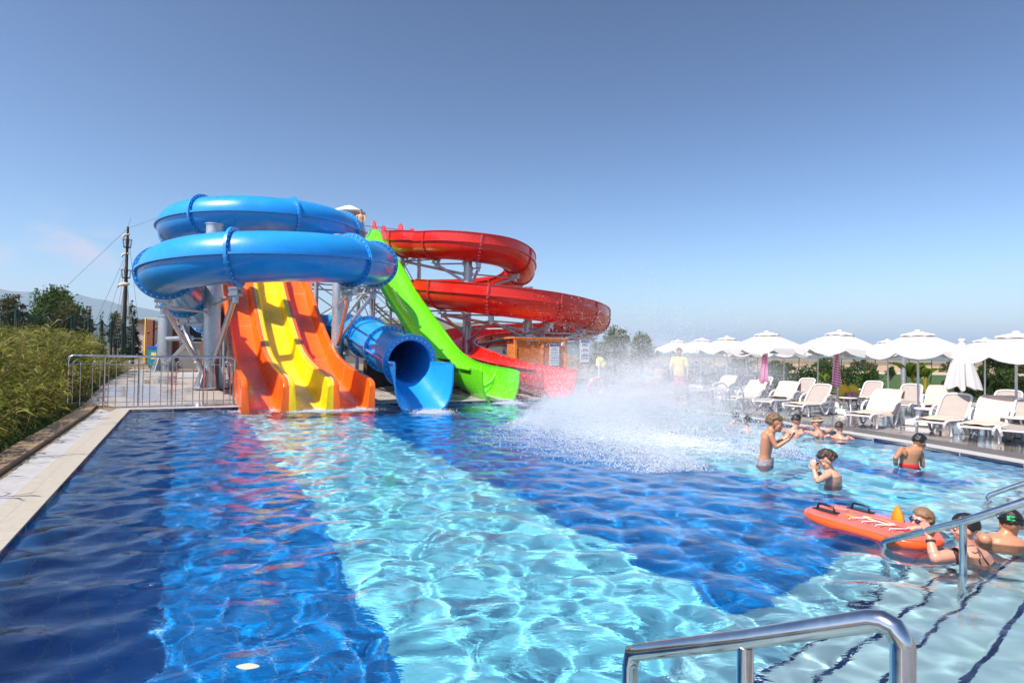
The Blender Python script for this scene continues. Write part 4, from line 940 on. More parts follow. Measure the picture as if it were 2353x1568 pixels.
# pavilion with green roof in the centre
e, ctr, d, nn, L_, mz, h, rot = wall_box('pavilion', 790, 1195, 838, 757, 6, mat('cream_render', (.50, .45, .41), .8, var=.06), 'cream pavilion with a mossy green tiled roof behind the slides', 'building', False)
roofm = mat('green_tiles', (.10, .12, .06), .8, var=.5, vscale=2.2, var2=(.22, .24, .15), stretch=(1, 1, 9), bump=.6, bscale=5)
b = MB(); b.loft([[ctr+d*(s*(L_/2+.6))-nn*3.7+UP*(h/2+mz-ctr.z+h/2-.1), ctr+d*(s*(L_/2-1.2))+UP*(h+1.15-(ctr.z-mz)), ctr+d*(s*(L_/2+.6))+nn*3.7+UP*(h/2+mz-ctr.z+h/2-.1)] for s in (-1, 1)], smooth=False); b.build('roof', roofm, e)
b = MB(); n_ = int(L_/.3)
for j in range(n_): c = ctr-nn*3.72+d*(-L_/2+L_*(j+.5)/n_); c.z = mz+h-.16; b.tube([c-nn*.01, c+nn*.01], .15, 10)
b.build('scalloped_trim', mat('white_trim', (.62, .60, .57), .6), e)
for k in range(5): b = MB(); c = ctr-nn*3.02+d*(-L_/2+L_*(k+.5)/5); c.z = mz+h*.5; b.box(c, (.6, .03, .65), rot); f = b.build('window', mat('dark_pane', (.03, .03, .035), .2), e)
# slatted screen between the blue and the green slides
q0, q1 = gp(838, 884), gp(1290, 880); sc_ = empty('slat_screen', q0, 'dark slatted screen fence behind the slide ends', 'screen'); k = 110; b = MB()
for j in range(k): w = q0.lerp(q1, j/k); b.box((w.x, w.y, gz(w.x, w.y)+.48), (.06, .02, .48))
o = b.build('slat', darkw, sc_); o['kind'] = 'stuff'; b = MB(); [b.tube([q0+UP*z+Vector((0, .05, 0)), q1+UP*z+Vector((0, .05, 0))], .03, 6) for z in (.25, .85)]; b.build('rail', darkw, sc_)

# orange lattice cabinet with a notice, the rules sign, the life ring
om = mat('orange_paint', (.80, .22, .02), .45, var=.1); Yc = 25.6; ca, cb = atY(1184, 779, Yc), atY(1299, 782, Yc+.9); hd = (cb-ca); zt = (ca.z+cb.z)/2; hd.z = 0; L_ = hd.length; d = hd.normalized(); nn = Vector((-d.y, d.x, 0)); rot = Matrix((d, nn, UP)).transposed()
cabn = empty('lattice_cabinet', (ca.x, ca.y, 0), 'orange lattice cabinet with a white notice behind the red slide end', 'cabinet'); hc_ = zt-.02
def lat_panel(o0, ax, wid, dep):
    b = MB(); g_ = .11; k = int((wid+hc_)/g_)
    for j in range(-int(hc_/g_), int(wid/g_)):
        for sg in (0, 1):
            x0 = j*g_; pts = []
            for z in (.04, hc_-.02):
                x = x0+(z if sg == 0 else hc_-z); pts.append((x, z))
            (xa, za), (xb, zb_) = pts; 
            def clipx(xq): return za+(zb_-za)*(xq-xa)/(xb-xa)
            if xa > xb: (xa, za), (xb, zb_) = (xb, zb_), (xa, za)
            if xb < .03 or xa > wid-.03: continue
            if xa < .03: za = za+(zb_-za)*(.03-xa)/(xb-xa); xa = .03
            if xb > wid-.03: zb_ = za+(zb_-za)*(wid-.03-xa)/(xb-xa); xb = wid-.03
            b.tube([o0+ax*xa+UP*za, o0+ax*xb+UP*zb_], .024, 4, cap=False)
    return b
base_ = Vector((ca.x, ca.y, 0)); b = lat_panel(base_, d, L_, 0); b.build('lattice_front', om, cabn); b = lat_panel(base_+d*L_, nn, 1.0, 0); b.build('lattice_side', om, cabn)
b = MB()
for x in (0, L_*.52, L_): b.box(base_+d*x+UP*hc_/2, (.055, .055, hc_/2), rot)
b.box(base_+d*L_/2+UP*hc_, (L_/2+.05, .06, .05), rot); b.box(base_+d*L_/2+UP*.04, (L_/2+.05, .05, .04), rot); b.build('frame', om, cabn)
b = MB(); b.box(base_+d*L_/2+nn*.62+UP*hc_/2, (L_/2-.06, .5, hc_/2-.04), rot); b.build('inner_box', mat('dull_orange', (.50, .16, .03), .8, var=.3, vscale=5), cabn)
b = MB(); b.box(base_+d*L_/2+nn*.5+UP*(hc_+.09), (L_/2+.1, .62, .03), rot); b.build('top_board', om, cabn)
def text_obj(s, size, loc, rotm, m, name, parent, ext=.001):
    cu = bpy.data.curves.new(name, 'FONT'); cu.body = s; cu.size = size; cu.extrude = ext; cu.align_x = 'CENTER'; cu.align_y = 'CENTER'; cu.materials.append(m); o = bpy.data.objects.new(name, cu); COL.objects.link(o)
    me = bpy.data.meshes.new_from_object(o.evaluated_get(bpy.context.evaluated_depsgraph_get())); bpy.data.objects.remove(o); o = bpy.data.objects.new(name, me); COL.objects.link(o); o.matrix_world = Matrix.Translation(loc) @ rotm.to_4x4()
    mw = o.matrix_world.copy(); o.parent = parent; o.matrix_parent_inverse = pinv(parent); o.matrix_basis = mw; return o
navyp = mat('navy_print', (.02, .06, .20), .5); inkp = mat('black_print', (.03, .03, .03), .5); tealp = mat('teal_print', (.02, .30, .36), .5); redp = mat('red_print', (.55, .05, .05), .5); boardm = mat('board_white', (.74, .75, .77), .35)
def board(name, parent_e, c, w, h, ax, m_rows, header, border=False):
    nn = Vector((ax.y, -ax.x, 0)); rt = Matrix((ax, -nn, UP)).transposed(); b = MB(); b.box(c, (w/2, .012, h/2), rt); f = b.build('board', boardm, parent_e); b = MB()
    b.box(c+nn*.016+UP*(h/2-.06), (w/2-.01, .004, .05), rt); sub_ = b.build('header', header, parent_e)
    for k, (zf, kind, m_) in enumerate(m_rows):
        b = MB(); z = h/2-h*zf
        if kind == 'line':
            b.box(c+nn*.016+UP*z, (w*.30, .003, .006), rt); b.box(c+nn*.016+UP*(z-.022), (w*.2, .003, .005), rt)
        else:
            for j in range(4 if kind == 'icons' else 5):
                x = (j-(1.5 if kind == 'icons' else 2))*w*.18; b.box(c+nn*.016+ax*x+UP*z, (w*.06, .003, .018), rt); b.lathe([(.0, -.003), (.014, -.003), (.014, .003), (0, .003)], c+nn*.017+ax*x+UP*(z+.032), 8, rot=Matrix.Rotation(math.pi/2, 3, 'X'))
        b.build('printed_row', m_, parent_e)
    return f
bc = base_+d*(L_*.755)-nn*.09; bc.z = zt-.62; board('notice', cabn, bc, .46, .92, d, [(.2, 'line', redp), (.30, 'icons', tealp), (.42, 'icons', navyp), (.54, 'row', tealp), (.66, 'row', inkp), (.78, 'row', navyp), (.9, 'row', tealp)], navyp)
b = MB(); sc1 = base_+d*(L_*.92)-nn*.10; sc1.z = zt-.16; b.box(sc1, (.06, .04, .08), rot); b.build('siren_box', boardm, cabn); b = MB(); b.ell(sc1-nn*.05, (.03, .03, .03)); b.build('siren_light', redp, cabn)
# rules sign on two posts
s0, s1 = at(1329, 905, 0), at(1359, 912, 0); sg_ = empty('rules_sign', s0, 'white rules sign between two steel posts beside the orange cabinet', 'sign')
s1 = s0+Vector((.93, .36, 0)).normalized()*.44; dd = (s1-s0).normalized()
for q in (s0, s1): b = MB(); b.tube([q, q+UP*2.10], .022, 10); b.build('post', steel, sg_)
cc = (s0+s1)/2+UP*1.62; board('rules', sg_, cc+Vector((dd.y, -dd.x, 0))*.03, .36, .92, dd, [(.17, 'line', inkp), (.25, 'icons', inkp), (.38, 'line', inkp), (.46, 'row', inkp), (.58, 'line', inkp), (.67, 'row', inkp), (.78, 'row', inkp)], navyp)
b = MB(); rt = Matrix((dd, Vector((-dd.y, dd.x, 0)), UP)).transposed(); b.box(cc+Vector((dd.y, -dd.x, 0))*.05-UP*.43, (.18, .004, .025), rt); b.build('footer', navyp, sg_)
# life ring hung on a post
lp = at(1375, 913, 0); lr = empty('life_ring_post', lp, 'slim white post that carries the orange life ring', 'post'); b = MB(); b.tube([lp, lp+UP*1.35], .03, 10); b.build('post', white, lr); b = MB(); b.tube([lp+UP*1.05-Vector((0, .0, 0)), lp+UP*1.05-Vector((.0, .10, 0))], .015, 6); b.build('hook', steel, lr)
lc = lp+Vector((-.11, -.11, .38)); b = MB(); rgm = Matrix.Rotation(.35, 3, 'Z'); ring = [lc+rgm @ Vector((.27*math.cos(a), 0, .30*math.sin(a))) for a in [2*math.pi*j/32 for j in range(32)]]; b.tube(ring, .062, 12, closed=True); LR = empty('life_ring', lc, 'orange life ring with white bands hanging at the pool edge', 'life ring'); b.build('ring', mat('life_ring_orange', (.80, .12, .03), .5), LR)
for k in range(4):
    b = MB(); seg = [ring[(k*8+4+j) % 32] for j in range(-1, 2)]; b.tube(seg, .066, 12); b.build('band', white, LR)
b = MB(); q = lp+Vector((.05, .1, 1.28)); b.ell(q, (.16, .10, .16)); b.ell(q+Vector((.10, 0, -.12)), (.12, .08, .12)); b.ell(q+Vector((-.06, .0, -.12)), (.10, .07, .10)); tag(b.build('throw_bag', mat('yellow_cloth', (.85, .70, .12), .8)), 'crumpled yellow throw bag on top of the life ring post', 'bag')
# ---------------------------------------------------------------- umbrellas
canvas = bpy.data.materials.new('white_canvas_cloth'); canvas.use_nodes = True; t = canvas.node_tree; p = t.nodes['Principled BSDF']; p.inputs['Base Color'].default_value = (.66, .65, .64, 1); p.inputs['Roughness'].default_value = .85; p.inputs['Specular IOR Level'].default_value = .15
n = N(t, 'ShaderNodeTexNoise', i_Scale=3., i_Detail=4.); bp_ = N(t, 'ShaderNodeBump', i_Strength=.25, i_Distance=.03); L(t, n.outputs['Fac'], bp_.inputs['Height']); L(t, bp_.outputs[0], p.inputs['Normal'])
tl = N(t, 'ShaderNodeBsdfTranslucent'); tl.inputs['Color'].default_value = (.66, .60, .52, 1); ms = N(t, 'ShaderNodeMixShader', i_0=.22); L(t, p.outputs[0], ms.inputs[1]); L(t, tl.outputs[0], ms.inputs[2]); L(t, ms.outputs[0], t.nodes['Material Output'].inputs['Surface'])
ribm = mat('pale_rib', (.55, .53, .50), .5)
def make_umbrella():
    e = empty('parasol', (0, 0, 0), 'x', 'parasol', 'white parasols along the right deck')
    b = MB(); b.tube([(0, 0, .1), (0, 0, 2.27)], .024, 12); b.build('pole', white, e, local=True)
    b = MB(); b.box((0, 0, .065), (.42, .30, .06), Matrix.Rotation(.4, 3, 'Z'), 0, .94); b.lathe([(.06, .12), (.05, .38), (.03, .40)], (0, 0, 0), 12); b.build('base', white, e, local=True)
    n = 8; per = 6; b = MB(); rings = []
    prof = [(.20, 2.20), (.42, 2.11), (.65, 2.0), (.88, 1.89), (1.05, 1.80)]
    def edge(a, r, sag): # straight cloth between ribs
        k = (a/(2*math.pi)*n) % 1; f = math.cos(math.pi/n)/math.cos((k-.5)*2*math.pi/n); s = 1-abs(2*k-1); return r*f, -sag*s*(r/1.05)**2
    for r, z in prof:
        ring = []
        for j in range(n*per):
            a = 2*math.pi*j/(n*per); rr, dz = edge(a, r, .035); ring.append((rr*math.cos(a), rr*math.sin(a), z+dz))
        rings.append(ring)
    ring = []; 
    for j in range(n*per):
        a = 2*math.pi*j/(n*per); rr, dz = edge(a, 1.062, .035); k = (j % per)/per; dr = .07+.11*math.sin(math.pi*k)**.55+.012*math.sin(3*a+1); ring.append(((rr+.01)*math.cos(a), (rr+.01)*math.sin(a), 1.80+dz-dr))
    rings.append(ring); b.loft(rings, cap=False); c = b.build('canopy', canvas, e, local=True, sharp=35)
    b = MB(); rings = []
    for r, z in ((.03, 2.30), (.16, 2.265), (.34, 2.20), (.355, 2.165)):
        rings.append([(edge(2*math.pi*j/(n*per), r, .02)[0]*math.cos(2*math.pi*j/(n*per)), edge(2*math.pi*j/(n*per), r, .02)[0]*math.sin(2*math.pi*j/(n*per)), z+(.022*math.sin(math.pi*((j % per)/per)) if r > .3 else 0)) for j in range(n*per)])
    b.loft(rings, cap=False); v = b.build('vent_cap', canvas, e, local=True, sharp=35)
    b = MB(); b.lathe([(.0, 2.335), (.05, 2.33), (.07, 2.31), (.05, 2.285), (.0, 2.28)], (0, 0, 0), 14); b.build('finial', white, e, local=True)
    for j in range(n):
        a = 2*math.pi*j/n; d = Vector((math.cos(a), math.sin(a), 0)); b = MB(); b.tube([d*.03+UP*2.22, d*1.04+UP*1.775], .009, 4); b.tube([d*.03+UP*1.72, d*.55+UP*1.98], .007, 4); b.build('rib', ribm, e, local=True)
    return e
UM = [(1922, 948, 757, 0, 1.0, 'white parasol with the striped pink towel on its pole'), (2110, 974, 757, 0, .99, 'large white parasol in front of the closed one, base between two loungers'), (2334, 1001, 760, 0, 1.0, 'white parasol cut by the right edge of the picture'),
      (1762, 930, 759, 0, 1.04, 'white parasol with the plain pink towel hanging below it'), (1668, 905, 771, 0, 1.1, 'white parasol seen through spray, left of the pink-towel one'), (1608, 890, 775, 0, 1.15, 'small far white parasol between its two neighbours in the spray'), (1556, 880, 779, 0, 1.15, 'farthest white parasol at the left end of the row above the lifeguard'),
      (2040, 915, 778, 0, 1.0, 'second row white parasol behind and left of the closed one'), (1878, 905, 776, 0, 1.0, 'second row white parasol between the two front poles'), (1800, 896, 786, 0, 1.0, 'low second row white parasol behind the pink towel'), (1715, 888, 788, 0, 1.0, 'low second row white parasol left behind the pink towel'), (2262, 935, 775, 0, 1.0, 'second row white parasol at the right with beige shaded underside')]
u0 = None
for k, (px, by, ty, _, rs, lab) in enumerate(UM):
    if u0 is None: o = u0 = make_umbrella()
    else: o = copy_tree(u0)
    q = at(px, by, 0); zt = HC+ray(px, ty).z*(q.y/ray(px, ty).y); o.location = (q.x, q.y, .01); o.rotation_euler = (rnd.gauss(0, .012), rnd.gauss(0, .015), rnd.random()*.6+.2); s = (zt-.01)/2.335; o.scale = (rs*1.07, rs*1.07, s); o['label'] = lab
# closed parasol
q = at(2209, 958, 0); q = Vector((q.x, q.y, 0)); ztop = HC+ray(2210, 777).z*(q.y/ray(2210, 777).y); e = empty('closed_parasol', q, 'closed white parasol with hanging folds between the two large open ones', 'parasol'); b = MB(); b.tube([q+UP*.1, q+UP*(ztop-.05)], .024, 12); b.build('pole', white, e)
b = MB(); rings = []; H_ = ztop-.9
for j in range(12):
    f = j/11; z = ztop-.12-H_*f; r = .07+.27*f**.8; ring = []
    for k in range(64): a = 2*math.pi*k/64; w = 1+.22*math.sin(8*a)*(.3+f)+.07*math.sin(13*a+3*f); ring.append(q+Vector((r*w*math.cos(a), r*w*math.sin(a), z-(.05*math.sin(8*a)+.02*math.sin(5*a) if j == 11 else 0)-q.z)))
    rings.append(ring)
b.loft(rings, cap=False); b.build('folded_canopy', canvas, e); b = MB(); b.lathe([(0, .05), (.07, .04), (.09, .0), (.06, -.06), (.07, -.14)], q+UP*(ztop-.05), 14); b.build('finial', white, e); b = MB(); b.box(q+UP*.065, (.36, .30, .06)); b.build('base', white, e)
# steel lamp post
q = at(2075, 905, 0); e = empty('steel_post', q, 'thick grey steel post behind the banana plant', 'post'); b = MB(); b.tube([q, q+UP*(HC+ray(2075, 800).z*(q.y/ray(2075, 800).y))], .11, 16); b.build('post', galv, e); b = MB(); b.lathe([(.16, 0), (.16, .03)], q, 14); b.build('base_plate', galv, e)

# ---------------------------------------------------------------- loungers
sling = mat('taupe_sling', (.34, .295, .26), .8, var=.06, vscale=6, bump=.2, bscale=160); towelm = mat('beige_towel', (.55, .44, .36), .95, var=.10, vscale=5, bump=.6, bscale=45); greyp = mat('grey_plastic', (.30, .31, .32), .4)
BA = R(41)
def make_lounger(ba=BA):
    e = empty('sun_lounger', (0, 0, 0), 'x', 'sun lounger', 'white sun loungers on the right deck')
    # x: foot at -1.3, hinge at 0, back behind; z seat .33
    for s in (-1, 1):
        y = s*.31; b = MB()
        rail = [(-1.36, y*.86, .20), (-1.40, y*.92, .30), (-1.30, y, .345), (-.7, y, .325), (-.05, y, .33), (.28, y, .34)]
        b.tube(catmull(rail, 4), .030, 8); b.build('side_rail', white, e, local=True)
        b = MB(); b.tube(catmull([(-1.22, y, .33), (-1.16, y*1.02, .16), (-1.14, y*1.06, .02)], 3), [.03]*7, 8); b.build('leg', white, e, local=True)
        b = MB(); b.tube(catmull([(-.42, y*1.03, .33), (-.26, y*1.1, .12), (-.12, y*1.12, .025), (.02, y*1.12, .07), (.20, y*1.12, .30), (.33, y*1.15, .50)], 4), .033, 8)
        b.tube(catmull([(.33, y*1.15, .50), (.28, y*1.18, .565), (.10, y*1.18, .56), (-.10, y*1.15, .48), (-.22, y*1.1, .36)], 4), .028, 8); b.build('arm', white, e, local=True)
        b = MB(); b.tube(catmull([(.33, y*1.1, .45), (.44, y*1.1, .22), (.50, y*1.1, .02)], 3), .028, 8); b.build('leg', white, e, local=True)
    b = MB()
    for x in (-1.38, .2): b = MB(); b.tube([(x, -.30, .30), (x, .30, .30)], .022, 6); b.build('cross_bar', white, e, local=True)
    b = MB(); top = [[(x, y, .352+.01*math.cos(x*3)-.03*math.cos(y/.31*1.4)) for y in np.linspace(-.29, .29, 7)] for x in np.linspace(-1.33, -.02, 10)]
    b.loft(top, closed=False, cap=False); b.build('seat', sling, e, local=True)
    c, s_ = math.cos(ba), math.sin(ba)
    def bk(l, y, o=0): return (l*c+.0-o*s_, y, .36+l*s_+o*c)
    b = MB(); fr = [bk(0, -.29), bk(.35, -.295), bk(.62, -.285), bk(.72, -.24), bk(.755, -.12), bk(.76, 0), bk(.755, .12), bk(.72, .24), bk(.62, .285), bk(.35, .295), bk(0, .29)]
    b.tube(catmull(fr, 3), .027, 8); b.build('back_frame', white, e, local=True)
    b = MB(); b.loft([[bk(l, y*(1 if l < .66 else .82), -.015-.03*math.cos(y/.29*1.4)*math.sin(min(1, l/.7)*3.14)) for y in np.linspace(-.275, .275, 7)] for l in np.linspace(0, .745, 8)], closed=False, cap=False); b.build('backrest', sling, e, local=True)
    return e
def towel_mesh(kind, seed, ba=BA):
    r = random.Random(seed); c, s_ = math.cos(ba), math.sin(ba); b = MB(); rows = []; off = .022
    path = []
    if kind in ('full', 'back'):
        for l in (-.30 if kind == 'back' else -.22, -.1): path.append((.78*c+.035, .36+.76*s_+l*.9, 0))
        path += [(.80*c+.01, .36+.80*s_, 0), (.76*c-off, .36+.79*s_, 0)]
        for l in np.linspace(.7, .08, 9): path.append((l*c-off*s_*1.6, .36+l*s_+off*c, 0))
    if kind == 'full': 
        for x in np.linspace(-.06, -1.12, 11): path.append((x, .352, 0))
        path += [(-1.15, .335, 0)]
    if kind == 'seat':
        path += [(-.05, .345, 0)]
        for x in np.linspace(-.06, -1.12, 14): path.append((x, .353, 0))
        path += [(-1.15, .335, 0)]
    if kind == 'back': path += [(-.05, .40, 0), (-.18, .39, 0), (-.30, .40, 0)]
    W_ = .34 if kind != 'seat' else .30; skew = r.uniform(-.05, .05)
    for k, (x, z, _) in enumerate(path):
        row = []
        for y in np.linspace(-1, 1, 13):
            yy = y*W_*(1+.04*math.sin(k*.8+seed))+skew; n_ = .018*noise.noise((k*.45, y*2.2, seed)); droop = -.12*max(0, abs(y)-.86)/.14 if kind != 'seat' or True else 0
            row.append((x+n_*.6, yy, z+n_+droop*(.8 if z < .5 else .35)+(.018 if z < .45 else 0)))
        rows.append(row)
    b.loft(rows, closed=False, cap=False); return b
LG = [  # px, py of the front leg, angle offset, towel, label
 (2015, 977, 0, 'full', 'front lounger nearest the pool, beige towel over backrest and seat, left of the second pole'),
 (2179, 994, -.03, 'seat', 'front lounger with a bare backrest and a crumpled towel on the seat'),
 (2273, 1007, .03, 'full', 'front lounger with a beige towel half in shade, right of the bare-backed one'),
 (2362, 1016, .05, None, 'lounger cut by the right edge, no towel on its back'),
 (1866, 952, 0, 'seat', 'lounger left of the striped-towel pole with a towel on the seat'),
 (1793, 941, .02, 'back', 'lounger behind the pink towel, beige towel over the back'),
 (1718, 935, 0, 'full', 'towelled lounger half lost in spray behind the pool ladder'),
 (2085, 948, .1, None, 'second row lounger with bare backrest just left of the second pole'),
 (2148, 955, .06, 'full', 'second row lounger with a towel draped back right of the second pole'),
 (1994, 934, .05, 'seat', 'second row grey-backed lounger behind the front towelled one'),
 (1840, 922, .05, None, 'second row bare lounger behind the pink towel right side'),
 (1742, 916, .0, None, 'far bare-backed lounger left of the pink-towel pole'),
 (1705, 908, .0, None, 'far bare-backed lounger in the thick spray'),
 (1655, 912, .0, 'full', 'far towelled lounger in the thick spray beside the ladder'),
 (2305, 975, .0, None, 'second row lounger behind the half shaded towel'),
 (1500, 890, .6, 'seat', 'far lounger on which the woman in turquoise sits')]
l0 = None; FOOT = math.atan2(-U.y, -U.x)
tw_src = {}
for k, (px, py, da, tw, lab) in enumerate(LG):
    q = at(px, py, 0)
    if l0 is None: o = l0 = make_lounger()
    else: o = copy_tree(l0)
    a = math.atan2(U.y, U.x)+da+.20; o.location = (q.x+.12*math.cos(a), q.y+.12*math.sin(a), .008); o.rotation_euler = (0, 0, a); o.scale = (.90, .90, .92); o['label'] = lab
    if tw:
        m_ = towel_mesh(tw, k+1); ob = m_.build('towel', towelm); ob.location = o.location; ob.rotation_euler = o.rotation_euler; ob.scale = o.scale
        tag(ob, 'beige towel lying on the '+lab.replace(', ', ' ').replace(' with a towel on the seat', '').replace('beige towel over backrest and seat ', '')[:70].rsplit(' ', 1)[0], 'towel', 'beige towels on the loungers')
TL = {0: 'beige towel over the whole front lounger left of the second pole', 1: 'crumpled beige towel on the seat of the bare-backed front lounger', 2: 'beige towel half in shade on the front lounger at the right', 4: 'beige towel on the seat left of the striped-towel pole', 5: 'beige towel over the lounger back behind the pink towel', 6: 'beige towel on the lounger behind the pool ladder', 8: 'beige towel on the second row lounger right of the second pole', 9: 'beige towel on the seat of the grey-backed second row lounger', 13: 'beige towel in thick spray beside the ladder', 15: 'beige towel under the woman in turquoise'}
tws = [o for o in COL.objects if o.name.startswith('towel')]
for (k, lab), o in zip(sorted(TL.items()), tws): o['label'] = lab
# small round side tables
for px, py, lab in ((2130, 985, 'small white side table between the second pole and the bare-backed lounger'), (2335, 1012, 'small white side table at the right edge'), (1948, 950, 'small white side table beside the striped towel pole'), (1775, 925, 'small white side table at the pink towel pole')):
    q = at(px, py, 0); e = empty('side_table', q, lab, 'side table', 'white side tables'); b = MB(); b.lathe([(.0, .42), (.24, .42), (.26, .44), (.24, .46), (0, .46)], q, 20); b.build('table_top', white, e)
    for s in range(3): a = s*2.1+.4; d = Vector((math.cos(a), math.sin(a), 0)); b = MB(); b.tube([q+d*.10+UP*.42, q+d*.19+UP*.01], .018, 6); b.build('leg', white, e)
# hanging towels, bags
def cloth_hang(name, pxt, pyt, wpx, hpx, depth, m, label, cat='towel', seed=1):
    q = atY(pxt, pyt, depth); w = wpx/1380*depth; h = hpx/1380*depth; b = MB(); rows = []
    for j in range(9):
        f = j/8; rows.append([q+Vector(((y*.5*w)*(.35+.65*f**.6)-.08*f*w, .05*math.sin(y*6+seed+2*f)-.03, -h*f-.02*math.cos(y*3))) for y in np.linspace(-1, 1, 11)])
    b.loft(rows, closed=False, cap=False); o = b.build(name, m); md = o.modifiers.new('s', 'SOLIDIFY'); md.thickness = .008; return tag(o, label, cat)
def stripe_mat(name, c1, c2, sc):
    m = bpy.data.materials.new(name); m.use_nodes = True; t = m.node_tree; p = t.nodes['Principled BSDF']; g = N(t, 'ShaderNodeNewGeometry'); s = N(t, 'ShaderNodeSeparateXYZ'); L(t, g.outputs['Position'], s.inputs[0])
    f = mth(t, 'GREATER_THAN', mth(t, 'FRACT', mth(t, 'MULTIPLY', mth(t, 'ADD', s.outputs['Z'], mth(t, 'MULTIPLY', s.outputs['X'], .25)), sc)), .5); L(t, mixc(t, f, c1, c2), p.inputs['Base Color']); p.inputs['Roughness'].default_value = .9; return m
cloth_hang('striped_towel', 1921, 808, 24, 80, 16.6, stripe_mat('pink_stripes', (.70, .06, .28), (.75, .70, .70), 14), 'pink and white striped towel hanging from the parasol pole', seed=2)
cloth_hang('pink_towel', 1754, 812, 20, 64, 18.4, mat('pink_cloth', (.80, .08, .32), .85, var=.1), 'plain bright pink towel hanging from the parasol pole', seed=4)
q = at(1946, 943, 0); b = MB(); b.ell(q+Vector((.0, .25, .52)), (.22, .12, .24)); b.ell(q+Vector((.33, .3, .50)), (.2, .12, .26)); b.tube([q+Vector((-.1, .25, .7)), q+Vector((0, .25, .92)), q+Vector((.1, .25, .7))], .012, 6)
tag(b.build('beach_bag', mat('yellow_bag', (.80, .50, .02), .6, var=.15)), 'yellow beach bag standing between two loungers', 'bag')
b = MB(); b.box(q+Vector((.15, .05, .40)), (.16, .05, .13)); b.ell(q+Vector((.15, .0, .42)), (.15, .07, .13)); tag(b.build('print_bag', mat('print_cloth', (.05, .07, .25), .7, var=.0, vscale=16, var2=(.75, .25, .12)) if False else mat('print_cloth', (.06, .08, .28), .7, var=.5, vscale=16, var2=(.80, .35, .20))), 'small patterned navy and orange bag in front of the yellow bag', 'bag')
q = at(1752, 925, 0); b = MB(); b.lathe([(.03, 0), (.04, .02), (.04, .20), (.015, .25), (.015, .29)], q+UP*.46+Vector((.14, 0, 0)), 10); tag(b.build('bottle', mat('orange_bottle', (.85, .35, .02), .3)), 'orange bottle on the table at the pink towel pole', 'bottle')
q = at(2120, 985, 0); b = MB(); b.lathe([(.0, .46), (.035, .46), (.045, .56), (.04, .56), (.03, .47)], q, 12); tag(b.build('cup', white), 'white cup on the side table at the second pole', 'cup')
# pool ladder
e = empty('pool_ladder', at(1667, 957, 0), 'pair of curved steel ladder handrails at the right pool edge', 'ladder')
for (px, py) in ((1688, 954), (1656, 950)):
    q = at(px, py, 0); din = Vector((-U.x, -U.y, 0)); b = MB(); pts = [q-din*.32, q-din*.32+UP*.45]+[q-din*(.32*math.cos(a)*1-.0)*1+UP*(.45+.36*math.sin(a)) for a in [math.pi*j/10 for j in range(1, 10)]]+[q+din*.32+UP*.4, q+din*.28-UP*.9]
    b.tube(pts, .022, 10); b.build('handrail', steel, e)
b = MB(); qa, qb = at(1688, 954, 0), at(1656, 950, 0)
for z in (-.35, -.65): b.box((qa+qb)/2+Vector((-U.x, -U.y, 0))*.30+UP*z, (.04, (qa-qb).length/2, .02), Matrix.Rotation(math.atan2((qb-qa).x*-1, (qb-qa).y), 3, 'Z'))
b.build('tread', steel, e)
# entry handrails over the steps
def handrail(pts, legs, label, r=.028):
    e = empty('handrail', pts[0], label, 'handrail', 'steel handrails of the entry steps'); b = MB(); b.tube(pts, r, 14); b.build('rail', steel, e)
    for a, c in legs: b = MB(); b.tube([a, c], r*.86, 12); b.build('post', steel, e)
# near rail: (1448,1497) lower end, (1712,1468) post, bend at (2020,1425)-(2085,1480), down to the deck
def on(px, py, ref, dirn):      # pixel on the vertical plane through ref along dirn
    d = ray(px, py); n_ = Vector((-dirn.y, dirn.x, 0)); return CAMP+d*((ref-CAMP).dot(n_)/d.dot(n_))
ref = Vector((.50, 2.02, 0)); dn = -NV
A1 = on(1448, 1499, ref, dn); A2 = on(1712, 1467, ref, dn); A3 = on(2000, 1424, ref, dn); A4 = on(2052, 1440, ref, dn); A5 = on(2074, 1480, ref, dn)
rail = [A1+Vector((0, 0, -1.5)), A1+UP*-.04, A1+(A2-A1)*.02, A1+(A2-A1)*.1, A2, A3, A3.lerp(A4, .55)+UP*.006, A4, A4.lerp(A5, .6)+(A5-A3)*.03, A5, A5-UP*.9]
handrail(rail, [(A2-UP*.02, A2-UP*1.2)], 'thick steel handrail bending down at the bottom edge of the picture')
B0 = at(2040, 1243, WZ+.02); B0 = Vector((B0.x, B0.y, 0)); wl = B0+UP*(WZ)
q1 = on(2033, 1240, B0, Vector((1, -.05, 0)));
Bb = at(2212, 1322, WZ)                     # foot of the post of the middle rail
Bt = Vector((Bb.x, Bb.y, HC+ray(2218, 1198).z*(Bb.y/ray(2218, 1198).y)))
Be = at(2030, 1242, WZ+.02); dB = (Bt-Be); far_ = Bt+dB*.95; dl = ray(2420, 1130); far_ = CAMP+dl*(Bt.y*.93/dl.y)
handrail([Be-UP*1.2, Be-UP*.02, Be+dB*.03, Bt, far_, far_+(far_-Bt)*.3], [(Bt, Bb-UP*.9)], 'steel handrail rising from the water past the red haired swimmers'.replace('red haired swimmers', 'woman with the back tattoo'))
Ce = at(2268, 1138, WZ+.02); dl = ray(2420, 1086); Cf = CAMP+dl*(Ce.y*.95/dl.y)
handrail([Ce-UP*1.1, Ce-UP*.02, Ce+(Cf-Ce)*.04, Cf], [], 'far steel handrail whose lower end dips into the water at the right edge', .026)
